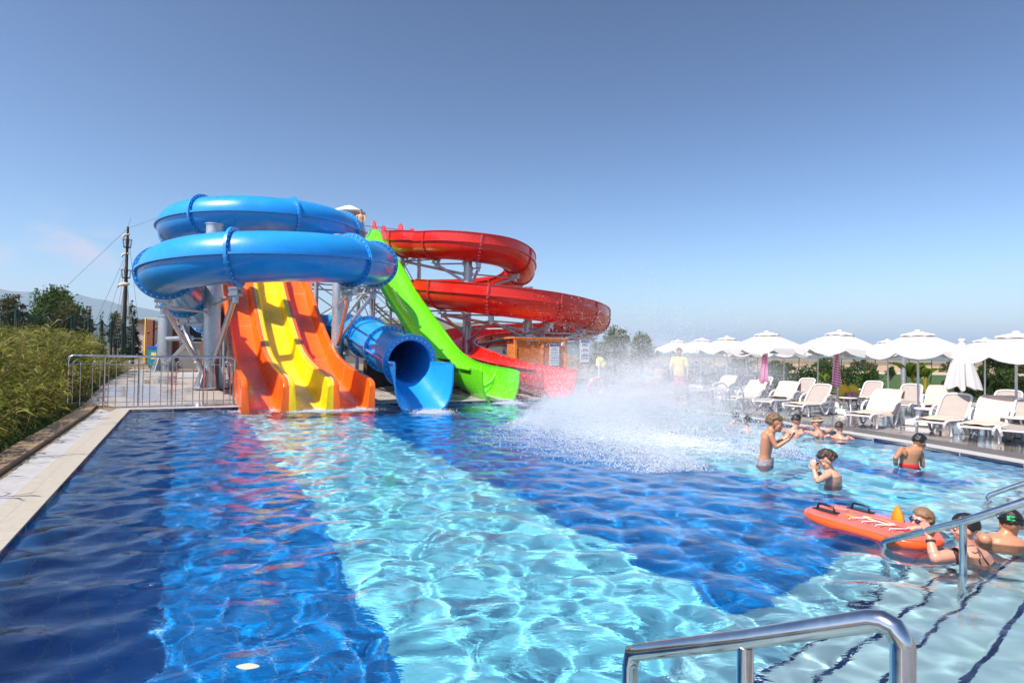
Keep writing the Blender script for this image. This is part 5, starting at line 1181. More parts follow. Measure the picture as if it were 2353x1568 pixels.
# ---------------------------------------------------------------- people
def bake(b, voxel, name, m, parent, smooth=4):
    """fuses the collected shapes into one continuous surface"""
    me = bpy.data.meshes.new('tmp'); me.from_pydata(b.v, [], b.f); o = bpy.data.objects.new('tmp', me); COL.objects.link(o)
    bm = bmesh.new(); bm.from_mesh(me); bmesh.ops.remove_doubles(bm, verts=bm.verts, dist=1e-6); bmesh.ops.recalc_face_normals(bm, faces=bm.faces); bm.to_mesh(me); bm.free()
    r = o.modifiers.new('r', 'REMESH'); r.mode = 'VOXEL'; r.voxel_size = voxel; r.use_smooth_shade = True
    if smooth: s = o.modifiers.new('s', 'SMOOTH'); s.iterations = smooth; s.factor = .5
    ev = bpy.data.meshes.new_from_object(o.evaluated_get(bpy.context.evaluated_depsgraph_get())); bpy.data.objects.remove(o)
    ev.materials.clear(); ev.materials.append(m); ev.name = name
    for p_ in ev.polygons: p_.use_smooth = True
    o = bpy.data.objects.new(name, ev); COL.objects.link(o)
    if parent is not None: o.parent = parent; o.matrix_parent_inverse = pinv(parent)
    return o
def skinmat(name, c): return mat(name, c, .38, sss=.0, var=.10, vscale=9, bump=.06, bscale=60, coat=.12)
SK = dict(tan=skinmat('tanned_skin', (.48, .22, .12)), fair=skinmat('fair_skin', (.60, .33, .22)), brown=skinmat('brown_skin', (.40, .19, .10)), red=skinmat('sunburnt_skin', (.60, .27, .18)))
HR = dict(dark=mat('dark_hair', (.012, .009, .007), .35, bump=.45, bscale=70, spec=.6), brown=mat('brown_hair', (.05, .028, .015), .4, bump=.45, bscale=70, spec=.6), sandy=mat('sandy_hair', (.16, .095, .045), .45, bump=.45, bscale=70), fair=mat('fair_hair', (.22, .13, .07), .45, bump=.45, bscale=60))
eyew = mat('eye_white', (.7, .68, .65), .2); eyed = mat('eye_dark', (.02, .015, .01), .15); lipm = mat('lips', (.45, .12, .10), .5); teethm = mat('teeth', (.75, .73, .68), .3)
def limb(b, pts, rs, n=12):
    pts = [Vector(p) for p in pts]; b.tube(pts, rs, n, cap=True)
    for p, r in zip(pts, rs): b.ell(p, (r*.995,)*3, n=n, m=6)
def basis(face, up=UP):
    f = Vector(face).normalized(); r = f.cross(up).normalized(); u = r.cross(f); return Matrix((r, f, u)).transposed()   # x right of the person, y forward, z up
def head_parts(b, c, Rm, s):
    c = Vector(c); P = lambda x, y, z: c+Rm @ (Vector((x, y, z))*s)
    b.ell(P(0, -.01, .025), (.076*s, .095*s, .092*s), Rm, 16, 10)          # skull
    b.ell(P(0, .035, -.045), (.056*s, .058*s, .066*s), Rm, 14, 9)          # jaw
    b.ell(P(0, .070, -.092), (.022*s, .020*s, .018*s), Rm)                 # chin
    b.ell(P(0, .094, -.022), (.011*s, .022*s, .018*s), Rm); b.ell(P(0, .088, .005), (.008*s, .014*s, .026*s), Rm)   # nose
    b.ell(P(0, .072, .028), (.052*s, .022*s, .013*s), Rm)                  # brow
    for sx in (-1, 1): b.ell(P(sx*.074, -.008, -.012), (.011*s, .020*s, .031*s), Rm); b.ell(P(sx*.040, .060, -.025), (.022*s, .022*s, .020*s), Rm)
    b.ell(P(0, .086, -.058), (.022*s, .010*s, .010*s), Rm)
def face_parts(e, c, Rm, s, smile=False):
    c = Vector(c); P = lambda x, y, z: c+Rm @ (Vector((x, y, z))*s)
    for sx in (-1, 1):
        b = MB(); b.ell(P(sx*.030, .0765, .008), (.0120*s, .008*s, .0065*s), Rm, 8, 6); w = b.build('eye', eyew, e); b = MB(); b.ell(P(sx*.030, .0830, .008), (.0055*s, .003*s, .0055*s), Rm, 8, 6); b.build('iris', eyed, e)
        b = MB(); b.ell(P(sx*.031, .089, .030), (.018*s, .006*s, .004*s), Rm, 8, 6); b.build('eyebrow', HR['dark'], e)
    b = MB(); b.ell(P(0, .094, -.058), (.021*s, .007*s, (.010 if smile else .005)*s), Rm, 8, 6); b.build('mouth', lipm, e)
    if smile: b = MB(); b.ell(P(0, .099, -.056), (.015*s, .005*s, .004*s), Rm, 8, 6); b.build('teeth', teethm, e)
def hair_part(e, c, Rm, s, m, style='short', seed=1, vox=.008):
    r = random.Random(seed); b = MB(); c = Vector(c)
    n = {'short': 190, 'curly': 200, 'wet': 190, 'crop': 190}[style]; thick = {'short': .006, 'curly': .008, 'wet': .006, 'crop': .002}[style]
    b.ell(c+Rm @ (Vector((0, -.018, .034))*s), (.080*s, .096*s, .090*s), Rm, 16, 10) if False else None
    for k in range(n):
        z = 1-1.42*(k+.5)/n; a = k*2.39996; q = math.sqrt(max(0, 1-z*z)); x, y = q*math.cos(a), q*math.sin(a)
        low = -.30 if y < 0 else .30
        if y > .15: low = .42
        if z < low: continue
        t_ = thick*(.6+r.random()); p = Vector((x*(.077+t_), -.01+y*(.095+t_), .026+z*(.093+t_)))
        rr = (.017 if style != 'curly' else .015+.009*r.random()); b.ell(c+Rm @ (p*s)-Rm @ (Vector((x, y, z))*(rr*.55*s)), (rr*s,)*3, Rm, 8, 6)
        if style == 'curly': b.ell(c+Rm @ ((p+Vector((x, y, z))*.006*r.random()+Vector((r.gauss(0, .006), r.gauss(0, .006), r.gauss(0, .005))))*s), (.009*s,)*3, Rm, 8, 5)
    return bake(b, vox, 'hair', m, e, 2 if style != 'curly' else 1)
def hand(b, w, d, n, s=1., curl=.5, spread=.10, thumb=1):
    """w wrist, d along the hand, n the palm normal"""
    w = Vector(w); d = Vector(d).normalized(); n = Vector(n); n = (n-d*n.dot(d)).normalized(); sd = d.cross(n); rot = Matrix((sd, d, n)).transposed()
    b.ell(w+d*.042*s, (.037*s, .048*s, .016*s), rot, 12, 8); b.ell(w+d*.07*s, (.036*s, .022*s, .014*s), rot, 12, 8)
    for k, (o, l) in enumerate(((-.029, .062), (-.010, .074), (.010, .070), (.028, .054))):
        p = w+d*.078*s+sd*o*s; dd = (d+sd*(o*spread/.03)).normalized(); pts = [p]; ang = 0
        for seg in (.45, .32, .23): ang += curl*.6; dv = dd*math.cos(ang)+n*math.sin(ang); p = p+dv*l*seg*s; pts.append(p)
        limb(b, pts, [.0098*s, .0090*s, .0082*s, .0072*s], 8)
    p = w+d*.022*s-sd*.030*s*thumb; pts = [p, p+(-sd*thumb*.75+d*.7+n*.2).normalized()*.034*s, p+(-sd*thumb*.5+d*.9+n*.35).normalized()*.062*s]; limb(b, pts, [.013*s, .0105*s, .0085*s], 8)
def torso(b, rings, n=18):
    """rings: (centre, half width, half depth, side axis, front axis)"""
    rr = []
    for c, hw, hd, sx, fy in rings:
        c = Vector(c); sx = Vector(sx).normalized(); fy = Vector(fy).normalized(); rr.append([c+sx*hw*math.copysign(abs(math.cos(a))**.85, math.cos(a))+fy*hd*math.sin(a) for a in [2*math.pi*j/n for j in range(n)]])
    b.loft(rr)
class Fig:
    def __init__(s, px, py, label, skin, depth=None, z=WZ):
        s.o = at(px, py, z) if depth is None else atY(px, py, depth); s.k = s.o.y/1380*math.hypot(1, (px-CX)/1380)**0; s.px = px; s.py = py
        s.e = empty('person', s.o, label, 'person'); s.b = MB(); s.skin = SK[skin]
    def P(s, px, py, dy=0.):       # a joint given where it is seen, and how far behind the anchor it lies
        return atY(px, py, s.o.y+dy)
    def done(s, vox=.009, sm=4): s.body = bake(s.b, vox, 'body', s.skin, s.e, sm); return s.body
    def part(s, b, name, m, vox=None):
        return bake(b, vox, name, m, s.e, 2) if vox else b.build(name, m, s.e)
def arm(f, sh, el, wr, r=(.043, .036, .031, .024), hd=None, hn=(0, 0, 1), s=1., curl=.5, thumb=1, spread=.1):
    sh, el, wr = Vector(sh), Vector(el), Vector(wr); limb(f.b, [sh, sh.lerp(el, .35), el.lerp(sh, .05), el.lerp(wr, .25), wr], [r[0]*1.12, r[0], r[1], r[2]*1.08, r[3]])
    if hd is not None: hand(f.b, wr, hd, hn, s, curl, spread, thumb)
# laughing boy with raised hand, side on to the camera
f = Fig(1757, 1068, 'laughing tanned boy in grey trunks lifting one hand beside the splash', 'tan'); P = f.P
face = Vector((.80, -.50, -.12)); Rm = basis(face); hc = P(1780, 972); fwd = Vector((.78, -.62, 0)).normalized(); side = Vector((fwd.y, -fwd.x, 0))
torso(f.b, [(P(1755, 1090, .02), .125, .09, side, fwd), (P(1756, 1060, .02), .115, .088, side, fwd), (P(1758, 1043, .01), .102, .076, side, fwd), (P(1761, 1022), .118, .084, side, fwd), (P(1764, 1004), .138, .092, side, fwd), (P(1767, 990), .128, .078, side, fwd), (P(1769, 984), .06, .05, side, fwd)])
limb(f.b, [P(1767, 992), P(1772, 984), P(1777, 976)], [.055, .046, .044]); head_parts(f.b, hc, Rm, 1.08)
arm(f, P(1770, 1000, -.13), P(1783, 1027, -.17), P(1812, 1008, -.22), hd=(.6, -.1, .72), hn=(-.5, .6, .3), s=.95, curl=.12, spread=.3)
arm(f, P(1757, 997, .14), P(1770, 1022, .24), P(1797, 1010, .28), hd=(.6, 0, .6), hn=(-.6, -.5, .2), s=.92, curl=.2)
for sx in (-1, 1): q = P(1757, 1075, .02)+side*.07*sx; limb(f.b, [q, q-UP*.30], [.075, .06])
f.done(.0075); face_parts(f.e, hc, Rm, 1.08, True); hair_part(f.e, hc, Rm, 1.09, HR['sandy'], 'curly', 3)
b = MB(); torso(b, [(P(1756, 1100, .02), .146, .112, side, fwd), (P(1757, 1072, .02), .148, .114, side, fwd), (P(1758, 1055, .02), .140, .108, side, fwd), (P(1758.5, 1052, .02), .128, .098, side, fwd)])
f.part(b, 'swim_trunks', mat('grey_print_cloth', (.16, .13, .14), .8, var=.5, vscale=25, var2=(.36, .32, .33)))
# curly boy looking into his hands
f = Fig(1912, 1112, 'curly dark haired boy looking down into his cupped hands', 'fair'); P = f.P
face = Vector((-.86, .25, -.42)); Rm = basis(face); hc = P(1900, 1056); fwd = Vector((-.72, .69, 0)).normalized(); side = Vector((fwd.y, -fwd.x, 0))
torso(f.b, [(P(1913, 1150, .05), .12, .09, side, fwd), (P(1913, 1118, .03), .125, .092, side, fwd), (P(1914, 1102, .01), .138, .096, side, fwd), (P(1913, 1090), .142, .090, side, fwd), (P(1909, 1082, .01), .120, .075, side, fwd), (P(1907, 1078, .01), .06, .05, side, fwd)])
limb(f.b, [P(1909, 1083, .01), P(1906, 1075), P(1902, 1066)], [.055, .045, .042]); head_parts(f.b, hc, Rm, 1.0)
arm(f, P(1902, 1090, -.10), P(1877, 1104, -.16), P(1870, 1080, -.10), (.042, .036, .032, .024), hd=(-.12, .1, .95), hn=(.55, .7, 0), s=.92, curl=.3, thumb=-1)
arm(f, P(1916, 1088, .20), P(1894, 1103, .26), P(1879, 1081, .16), (.042, .036, .032, .024), hd=(-.1, -.1, .95), hn=(.2, -.8, 0), s=.9, curl=.3, thumb=1)
f.done(.0065); face_parts(f.e, hc, Rm, 1.0); hair_part(f.e, hc, Rm, 1.04, HR['brown'], 'curly', 5)
b = MB(); torso(b, [(P(1913, 1158, .05), .13, .10, side, fwd), (P(1913, 1130, .04), .132, .102, side, fwd)]); f.part(b, 'swim_trunks', mat('red_floral_cloth', (.50, .05, .06), .8, var=.5, vscale=20, var2=(.6, .3, .3)))
# boy in red trunks, back to the camera
f = Fig(2088, 1070, 'dark haired boy in red trunks standing with his back to the camera', 'brown'); P = f.P
face = Vector((.90, .32, -.30)); Rm = basis(face); hc = P(2112, 1015); fwd = Vector((.25, .97, 0)).normalized(); side = Vector((fwd.y, -fwd.x, 0))
torso(f.b, [(P(2088, 1095, .02), .125, .085, side, fwd), (P(2088, 1066, .01), .120, .082, side, fwd), (P(2089, 1052), .125, .082, side, fwd), (P(2091, 1040), .148, .090, side, fwd), (P(2094, 1031), .150, .080, side, fwd), (P(2099, 1026), .08, .055, side, fwd)])
limb(f.b, [P(2098, 1030), P(2103, 1025), P(2108, 1020)], [.055, .046, .044]); head_parts(f.b, hc, Rm, 1.0)
arm(f, P(2071, 1032, -.02), P(2056, 1052, -.08), P(2059, 1076, .02)); arm(f, P(2114, 1042, .02), P(2118, 1058, .0), P(2119, 1082, .04))
f.b.ell(P(2080, 1040, -.075), (.035, .012, .05)); f.b.ell(P(2101, 1042, -.07), (.035, .012, .05))
f.done(.0075); face_parts(f.e, hc, Rm, 1.0); hair_part(f.e, hc, Rm, 1.03, HR['dark'], 'short', 7)
b = MB(); torso(b, [(P(2088, 1100, .02), .136, .098, side, fwd), (P(2088, 1070, .01), .133, .096, side, fwd), (P(2088, 1064, .01), .124, .088, side, fwd)]); f.part(b, 'swim_trunks', mat('red_trunks', (.55, .02, .025), .7))
# bathers further off: shoulders and arms above the water
def bather(px, py, hx, hy, face, hair, style, label, skin, arms, s=1., fw=None, seed=1, vox=.011, extra=None):
    f = Fig(px, py, label, skin); P = f.P; Rm = basis(face); hc = P(hx, hy); fwd = Vector(fw or (face[0], face[1], 0)).normalized(); side = Vector((fwd.y, -fwd.x, 0)); top = P(px, py); k = 1/1380*f.o.y
    nk = Vector((top.x*.6+hc.x*.4, top.y, hc.z-.16*s)); c = Vector((top.x, top.y, nk.z))
    torso(f.b, [(c-UP*.42, .14*s, .10*s, side, fwd), (c-UP*.2, .150*s, .105*s, side, fwd), (c-UP*.08, .165*s, .10*s, side, fwd), (c-UP*.02, .12*s, .07*s, side, fwd), (c+UP*.01, .06*s, .05*s, side, fwd)])
    limb(f.b, [c-UP*.03, nk, hc-UP*.07*s], [.058*s, .050*s, .047*s]); head_parts(f.b, hc, Rm, s)
    for sg, el, wr in arms:
        sh = c+side*.165*s*sg-UP*.07; arm(f, sh, P(*el), P(*wr), (.045*s, .038*s, .033*s, .025*s), hd=(P(*wr)-P(*el)), hn=(0, 0, -1), s=s, curl=.3)
    f.done(vox); face_parts(f.e, hc, Rm, s); hair_part(f.e, hc, Rm, s*1.03, HR[hair], style, seed, .01); return f, hc, Rm, c, side, fwd
bather(1820, 1000, 1829, 966, (.6, .6, -.3), 'dark', 'short', 'dark haired bather leaning on folded arms at the pool edge, left of the headband one', 'red', [(1, (1838, 984, .1), (1856, 980, .35)), (-1, (1808, 990, -.1), (1820, 996, -.25))], 1.05, seed=11)
ff = bather(1880, 1003, 1877, 971, (-.5, .4, -.2), 'sandy', 'short', 'bather with a cream headband resting both arms near the pool edge', 'red', [(1, (1905, 990, .2), (1912, 984, .45)), (-1, (1858, 992, .1), (1846, 990, .2))], 1.0, seed=12)
b = MB(); f, hc, Rm, c, side, fwd = ff; ring = [hc+Rm @ Vector((.088*math.cos(a), -.012+.108*math.sin(a), .048+.02*math.sin(a))) for a in [2*math.pi*j/24 for j in range(24)]]; b.tube(ring, .013, 6, closed=True); b.build('headband', mat('cream_cloth', (.62, .55, .42), .8), f.e)
bather(1926, 1006, 1928, 981, (.75, .5, -.1), 'brown', 'crop', 'short haired boy in the water at the edge, right of the headband bather', 'red', [(-1, (1903, 1000, .05), (1893, 1003, .1)), (1, (1948, 1003, .05), (1956, 1006, .0))], .93, seed=13)
bather(1715, 990, 1717, 967, (.2, .95, 0), 'dark', 'short', 'dark haired swimmer seen from behind through fine spray', 'fair', [], .95, seed=14)
ff = bather(1676, 976, 1690, 958, (.4, .6, 0), 'brown', 'wet', 'swimmer in a red patterned top close to the pool ladder', 'fair', [(1, (1700, 965, .1), (1706, 972, .1))], .9, seed=15)
f, hc, Rm, c, side, fwd = ff; b = MB(); torso(b, [(c-UP*.36, .15, .11, side, fwd), (c-UP*.12, .158, .112, side, fwd), (c-UP*.05, .13, .085, side, fwd)]); f.part(b, 'swim_top', mat('red_floral_cloth', (.50, .05, .06)))
ff = bather(1574, 934, 1580, 912, (.3, .9, 0), 'dark', 'short', 'dark haired swimmer almost hidden by the spray below the lifeguard', 'tan', [], 1.0, seed=16)
ff = bather(1552, 936, 1557, 918, (-.3, .9, 0), 'brown', 'wet', 'swimmer in pink nearly lost in the spray left of the dark haired one', 'red', [], .85, seed=17)
# standing figures
def stander(px, feet_depth, zfeet, H, face, fwd, label, skin, hair, shirt=None, shorts=None, arms=None, seed=1):
    d = ray(px, 820); x = d.x/d.y*feet_depth; o = Vector((x, feet_depth, zfeet)); e = empty('person', o, label, 'person'); b = MB(); s = H/1.75; fwd = Vector(fwd).normalized(); side = Vector((fwd.y, -fwd.x, 0)); Q = lambda a, f_, z: o+side*a*s+fwd*f_*s+UP*z*s
    torso(b, [(Q(0, 0, .86), .165*s, .105*s, side, fwd), (Q(0, 0, .98), .16*s, .11*s, side, fwd), (Q(0, 0, 1.10), .145*s, .10*s, side, fwd), (Q(0, 0, 1.25), .17*s, .115*s, side, fwd), (Q(0, 0, 1.38), .185*s, .11*s, side, fwd), (Q(0, 0, 1.45), .13*s, .07*s, side, fwd), (Q(0, 0, 1.48), .06*s, .055*s, side, fwd)])
    hc = Q(0, .02, 1.63); Rm = basis(face); limb(b, [Q(0, 0, 1.45), Q(0, 0, 1.52), Q(0, .01, 1.57)], [.06*s, .052*s, .05*s]); head_parts(b, hc, Rm, 1.02*s)
    for sg in (-1, 1):
        limb(b, [Q(sg*.09, 0, .90), Q(sg*.10, .01, .68), Q(sg*.10, .02, .48), Q(sg*.10, 0, .33), Q(sg*.10, -.02, .08)], [.098*s, .078*s, .055*s, .056*s, .038*s]); limb(b, [Q(sg*.10, -.03, .05), Q(sg*.11, .07, .035), Q(sg*.115, .15, .028)], [.042*s, .038*s, .028*s])
        (el, wr) = (arms or {}).get(sg, ((sg*.26, .03, 1.12), (sg*.25, .16, .90))); sh = Q(sg*.20, 0, 1.40); E_, W_ = Q(*el), Q(*wr)
        limb(b, [sh, sh.lerp(E_, .5), E_, E_.lerp(W_, .3), W_], [.055*s, .047*s, .038*s, .038*s, .026*s]); hand(b, W_, (W_-E_), side*-sg, s, .4, .1, sg)
    bake(b, .010, 'body', SK[skin], e); face_parts(e, hc, Rm, 1.02*s); hair_part(e, hc, Rm, 1.05*s, HR[hair], 'short', seed, .01)
    if shirt:
        b = MB(); torso(b, [(Q(0, 0, .86), .185*s, .125*s, side, fwd), (Q(0, 0, 1.0), .18*s, .128*s, side, fwd), (Q(0, 0, 1.12), .168*s, .12*s, side, fwd), (Q(0, 0, 1.27), .188*s, .13*s, side, fwd), (Q(0, 0, 1.40), .20*s, .118*s, side, fwd), (Q(0, 0, 1.47), .12*s, .078*s, side, fwd)])
        for sg in (-1, 1): el = (arms or {}).get(sg, ((sg*.26, .03, 1.12),))[0]; sh = Q(sg*.19, 0, 1.40); limb(b, [sh, sh.lerp(Q(*el), .75)], [.068*s, .066*s])
        bake(b, .012, 'shirt', shirt, e)
    if shorts:
        b = MB(); torso(b, [(Q(0, 0, .76), .18*s, .12*s, side, fwd), (Q(0, 0, .88), .178*s, .122*s, side, fwd), (Q(0, 0, .97), .168*s, .118*s, side, fwd)])
        for sg in (-1, 1): limb(b, [Q(sg*.09, 0, .84), Q(sg*.105, .01, .60)], [.108*s, .098*s])
        bake(b, .012, 'shorts', shorts, e)
    return e
stander(1560, 19.3, .01, 1.76, (-.25, -.95, -.1), (-.2, -.98, 0), 'lifeguard in a yellow shirt and red shorts standing behind the spray', 'brown', 'dark', mat('yellow_shirt', (.78, .58, .16), .8, var=.05), mat('red_shorts', (.55, .02, .03), .8), seed=21)
dq = ray(822, 500); tp = atY(822, 520, 35.4)
stander(822, 35.4, 8.12, 1.74, (.1, -.95, -.25), (.15, -.98, 0), 'bare chested man leaning on the rail at the top of the tower', 'fair', 'brown', None, mat('navy_shorts', (.01, .015, .05), .8), {1: ((-.30, .10, 1.18), (-.22, .12, .98)), -1: ((.34, .12, 1.18), (.46, .22, 1.03))} if False else {-1: ((-.28, .10, 1.18), (-.26, .25, 1.02)), 1: ((.30, .12, 1.18), (.46, .22, 1.02))}, seed=22)
# seated far pair
def sitter(px, py, label, skin, hair, top, seed, fwd):
    q = at(px, py, 0); e = empty('person', q+UP*.36, label, 'person'); b = MB(); fwd = Vector(fwd).normalized(); side = Vector((fwd.y, -fwd.x, 0)); Q = lambda a, f_, z: q+side*a+fwd*f_+UP*(z+.0)
    torso(b, [(Q(0, 0, .40), .17, .12, side, fwd), (Q(0, .02, .58), .14, .10, side, fwd), (Q(0, .08, .76), .16, .105, side, fwd), (Q(0, .13, .88), .15, .09, side, fwd), (Q(0, .15, .92), .06, .05, side, fwd)]); hc = Q(0, .20, 1.06); Rm = basis((fwd.x, fwd.y, -.35))
    limb(b, [Q(0, .13, .9), Q(0, .17, .99)], [.055, .05]); head_parts(b, hc, Rm, 1.0)
    for sg in (-1, 1):
        limb(b, [Q(sg*.09, .02, .44), Q(sg*.11, .42, .46), Q(sg*.11, .46, .42), Q(sg*.12, .50, .06)], [.09, .065, .058, .04]); limb(b, [Q(sg*.12, .5, .05), Q(sg*.13, .64, .035)], [.04, .03])
        limb(b, [Q(sg*.18, .12, .86), Q(sg*.24, .28, .68), Q(sg*.14, .46, .60)], [.045, .035, .025]); hand(b, Q(sg*.14, .46, .60), fwd, -UP, .95, .3, .1, sg)
    bake(b, .012, 'body', SK[skin], e); face_parts(e, hc, Rm, 1.); hair_part(e, hc, Rm, 1.05, HR[hair], 'short', seed, .011)
    b = MB(); torso(b, [(Q(0, 0, .40), .185, .135, side, fwd), (Q(0, .02, .58), .158, .118, side, fwd), (Q(0, .08, .76), .176, .12, side, fwd), (Q(0, .13, .88), .155, .10, side, fwd)]); bake(b, .014, 'top', top, e)
sitter(1478, 889, 'woman in a turquoise top bending forward on a far lounger', 'fair', 'dark', mat('turquoise_cloth', (.02, .42, .38), .8), 31, (.95, .1, 0))
sitter(1516, 891, 'person in a beige top sitting beside the woman in turquoise', 'fair', 'brown', mat('beige_cloth', (.52, .42, .28), .8), 32, (-.6, -.8, 0))

# ---------------------------------------------------------------- the inflatable board and the group holding it
FA, FB = at(1862, 1163, WZ+.06), at(2158, 1243, WZ+.06); ax = (FB-FA); ax.z = 0; FL_ = ax.length; ax.normalize(); sd = Vector((ax.y, -ax.x, 0))
if sd.y > 0: sd = -sd                              # sd points towards the camera
fl = empty('inflatable_board', (FA+FB)/2, 'orange and clear inflatable board with black handles floating at the right', 'inflatable')
f_or = mat('orange_vinyl', (.85, .10, .015), .28, coat=.3, bump=.25, bscale=14); f_cl = bpy.data.materials.new('clear_vinyl'); f_cl.use_nodes = True; t = f_cl.node_tree; p = t.nodes['Principled BSDF']; p.inputs['Base Color'].default_value = (.70, .24, .20, 1); p.inputs['Roughness'].default_value = .12; p.inputs['Alpha'].default_value = .42; p.inputs['Coat Weight'].default_value = .5
def bw(f): return .31*(math.sin(math.pi*min(1, (f*1.02+.0)))**.38 if 0 < f < .98 else .0)
def boutline(k, z, n=40):
    pts = []
    for j in range(n):
        a = 2*math.pi*j/n; x = math.copysign(abs(math.cos(a))**.7, math.cos(a)); y = math.copysign(abs(math.sin(a))**.85, math.sin(a)); pts.append((FA+FB)/2+ax*x*(FL_/2-.31*(1-k))*1.0+sd*y*.31*k+UP*(z-((FA+FB)/2).z))
    return pts
b = MB(); b.loft([boutline(.80, WZ-.045), boutline(.95, WZ-.02), boutline(1.0, WZ+.02), boutline(.99, WZ+.05), boutline(.93, WZ+.062)], cap=True); b.build('hull', f_or, fl)
b = MB(); rows = []
for i in range(41):
    f = -1+2*i/40; hw = .29*(max(0, 1-abs(f)**5))**.5+.004; x = f*(FL_/2-.02); row = []
    for j in range(29): g_ = -1+2*j/28; row.append((FA+FB)/2+ax*x+sd*g_*hw+UP*(WZ+.066+.045*abs(math.cos(g_*math.pi*2.5))**.6*(1-abs(f)**8)*(1-g_**8)-((FA+FB)/2).z))
    rows.append(row)
b.loft(rows, closed=False, cap=False); b.build('clear_top', f_cl, fl)
for sx in (-.16, .17):
    c = FA+ax*(.30 if sx > 0 else .42)+sd*sx; c.z = WZ+.118; b = MB(); b.tube([c-ax*.09, c-ax*.075+UP*.045, c+ax*.075+UP*.045, c+ax*.09], .011, 8); b.box(c-UP*.006, (.12, .035, .006), Matrix.Rotation(math.atan2(ax.y, ax.x), 3, 'Z')); b.build('handle', mat('black_rubber', (.012, .012, .014), .35), fl)
rotf = Matrix.Rotation(math.atan2(ax.y, ax.x), 3, 'Z')
def patch(name, f, g_, l, w, m, z=.112, ang=0): c = FA+ax*FL_*f+sd*g_*.28; c.z = WZ+z; b = MB(); b.ell(c, (l, w, .006), rotf @ Matrix.Rotation(ang, 3, 'Z'), 16, 6); b.build(name, m, fl)
patch('printed_patch', .60, .15, .17, .055, mat('cream_print', (.80, .62, .30), .4), ang=-.1); patch('printed_patch', .61, .18, .10, .02, mat('crimson_print', (.45, .01, .05), .4), .118, ang=-.1)
patch('printed_patch', .80, .35, .09, .045, mat('crimson_print', (.45, .01, .05), .4)); patch('printed_patch', .42, .45, .05, .03, mat('amber_print', (.75, .30, .02), .4)); patch('printed_patch', .22, -.1, .12, .06, mat('pink_print', (.75, .22, .20), .4))
for k in range(4):
    b = MB(); c0 = FA+ax*FL_*(.5+.1*k); pts = [c0+sd*(.02+.24*q/6)+ax*.03*math.sin(q)+UP*(WZ+.116-c0.z) for q in range(7)]; b.tube(pts, .005, 5); b.build('white_print_line', mat('white_ink', (.75, .72, .72), .4), fl)
c = FA+ax*FL_*.63-sd*.17; c.z = WZ+.09; b = MB(); b.loft([[c+ax*x*w+UP*z+sd*y*.012 for x, y in ((-1, -1), (1, -1), (1, 1), (-1, 1))] for z, w in ((0, .055), (.05, .052), (.10, .032), (.145, .006))]); b.build('fin', mat('amber_vinyl', (.85, .26, .01), .3), fl)
# girl with goggles resting on the board
f = Fig(2112, 1225, 'girl with dark goggles resting her cheek on the end of the inflatable board', 'fair'); P = f.P; Rm = basis(Vector((-.93, -.28, .06)), Vector((.12, -.15, 1))); hc = P(2116, 1196)
side = Vector((0, 1, 0)); fwd = Vector((-1, 0, 0)); torso(f.b, [(P(2160, 1262, .25), .12, .08, side, UP), (P(2140, 1245, .12), .14, .085, side, UP), (P(2126, 1228, .05), .13, .075, side, UP), (P(2120, 1218, .03), .07, .055, side, UP)]); limb(f.b, [P(2128, 1228, .05), P(2120, 1206)], [.055, .045]); head_parts(f.b, hc, Rm, .94)
arm(f, P(2128, 1230, -.12), P(2148, 1222, -.20), P(2118, 1210, -.22), (.036, .032, .028, .021), hd=(-1, 0, -.05), hn=(0, 0, -1), s=.85, curl=.25); f.done(.007)
face_parts(f.e, hc, Rm, .94); hair_part(f.e, hc, Rm, .99, HR['fair'], 'wet', 41, .007)
b = MB(); [b.ell(hc+Rm @ (Vector((sx*.031, .090, .010))*.94), (.024, .014, .018), Rm, 10, 7) for sx in (-1, 1)]; ring = [hc+Rm @ (Vector((.084*math.cos(a), -.008+.100*math.sin(a), .012))*.95) for a in [2*math.pi*j/24 for j in range(24)]]; b.tube(ring, .006, 5, closed=True); b.build('goggles', mat('goggle_blue', (.01, .02, .08), .1, coat=.5), f.e)
# woman with short dark hair and a tattoo
f = Fig(2225, 1290, 'woman with short black hair and a back tattoo, arm on the inflatable board', 'red', z=WZ); P = f.P; face = Vector((-.86, .42, -.18)); Rm = basis(face); hc = P(2217, 1213, .02); fwd = Vector((-.62, .78, 0)).normalized(); side = Vector((fwd.y, -fwd.x, 0))
torso(f.b, [(P(2256, 1350, .15), .15, .10, side, fwd), (P(2252, 1310, .10), .155, .105, side, fwd), (P(2246, 1288, .06), .165, .105, side, fwd), (P(2236, 1268, .03), .160, .090, side, fwd), (P(2226, 1256, .02), .10, .065, side, fwd), (P(2222, 1250, .02), .06, .052, side, fwd)])
limb(f.b, [P(2228, 1262, .02), P(2222, 1244, .02), P(2218, 1228, .02)], [.056, .050, .048]); head_parts(f.b, hc, Rm, .90)
arm(f, P(2204, 1272, -.06), P(2146, 1281, -.10), P(2136, 1236, -.02), (.052, .044, .036, .026), hd=(-.02, .25, .6), hn=(0, 1, -.2), s=.95, curl=.55); f.done(.0065)
face_parts(f.e, hc, Rm, .90); hair_part(f.e, hc, Rm, .93, HR['dark'], 'short', 43, .007)
b = MB(); a1, a2 = P(2146, 1281, -.10), P(2136, 1236, -.02); b.tube([a1.lerp(a2, .78), a1.lerp(a2, .9)], .0345, 14); b.build('wrist_band', mat('dark_band', (.03, .02, .02), .7), f.e)
inkm = mat('tattoo_ink', (.03, .035, .035), .5); bd = f.body
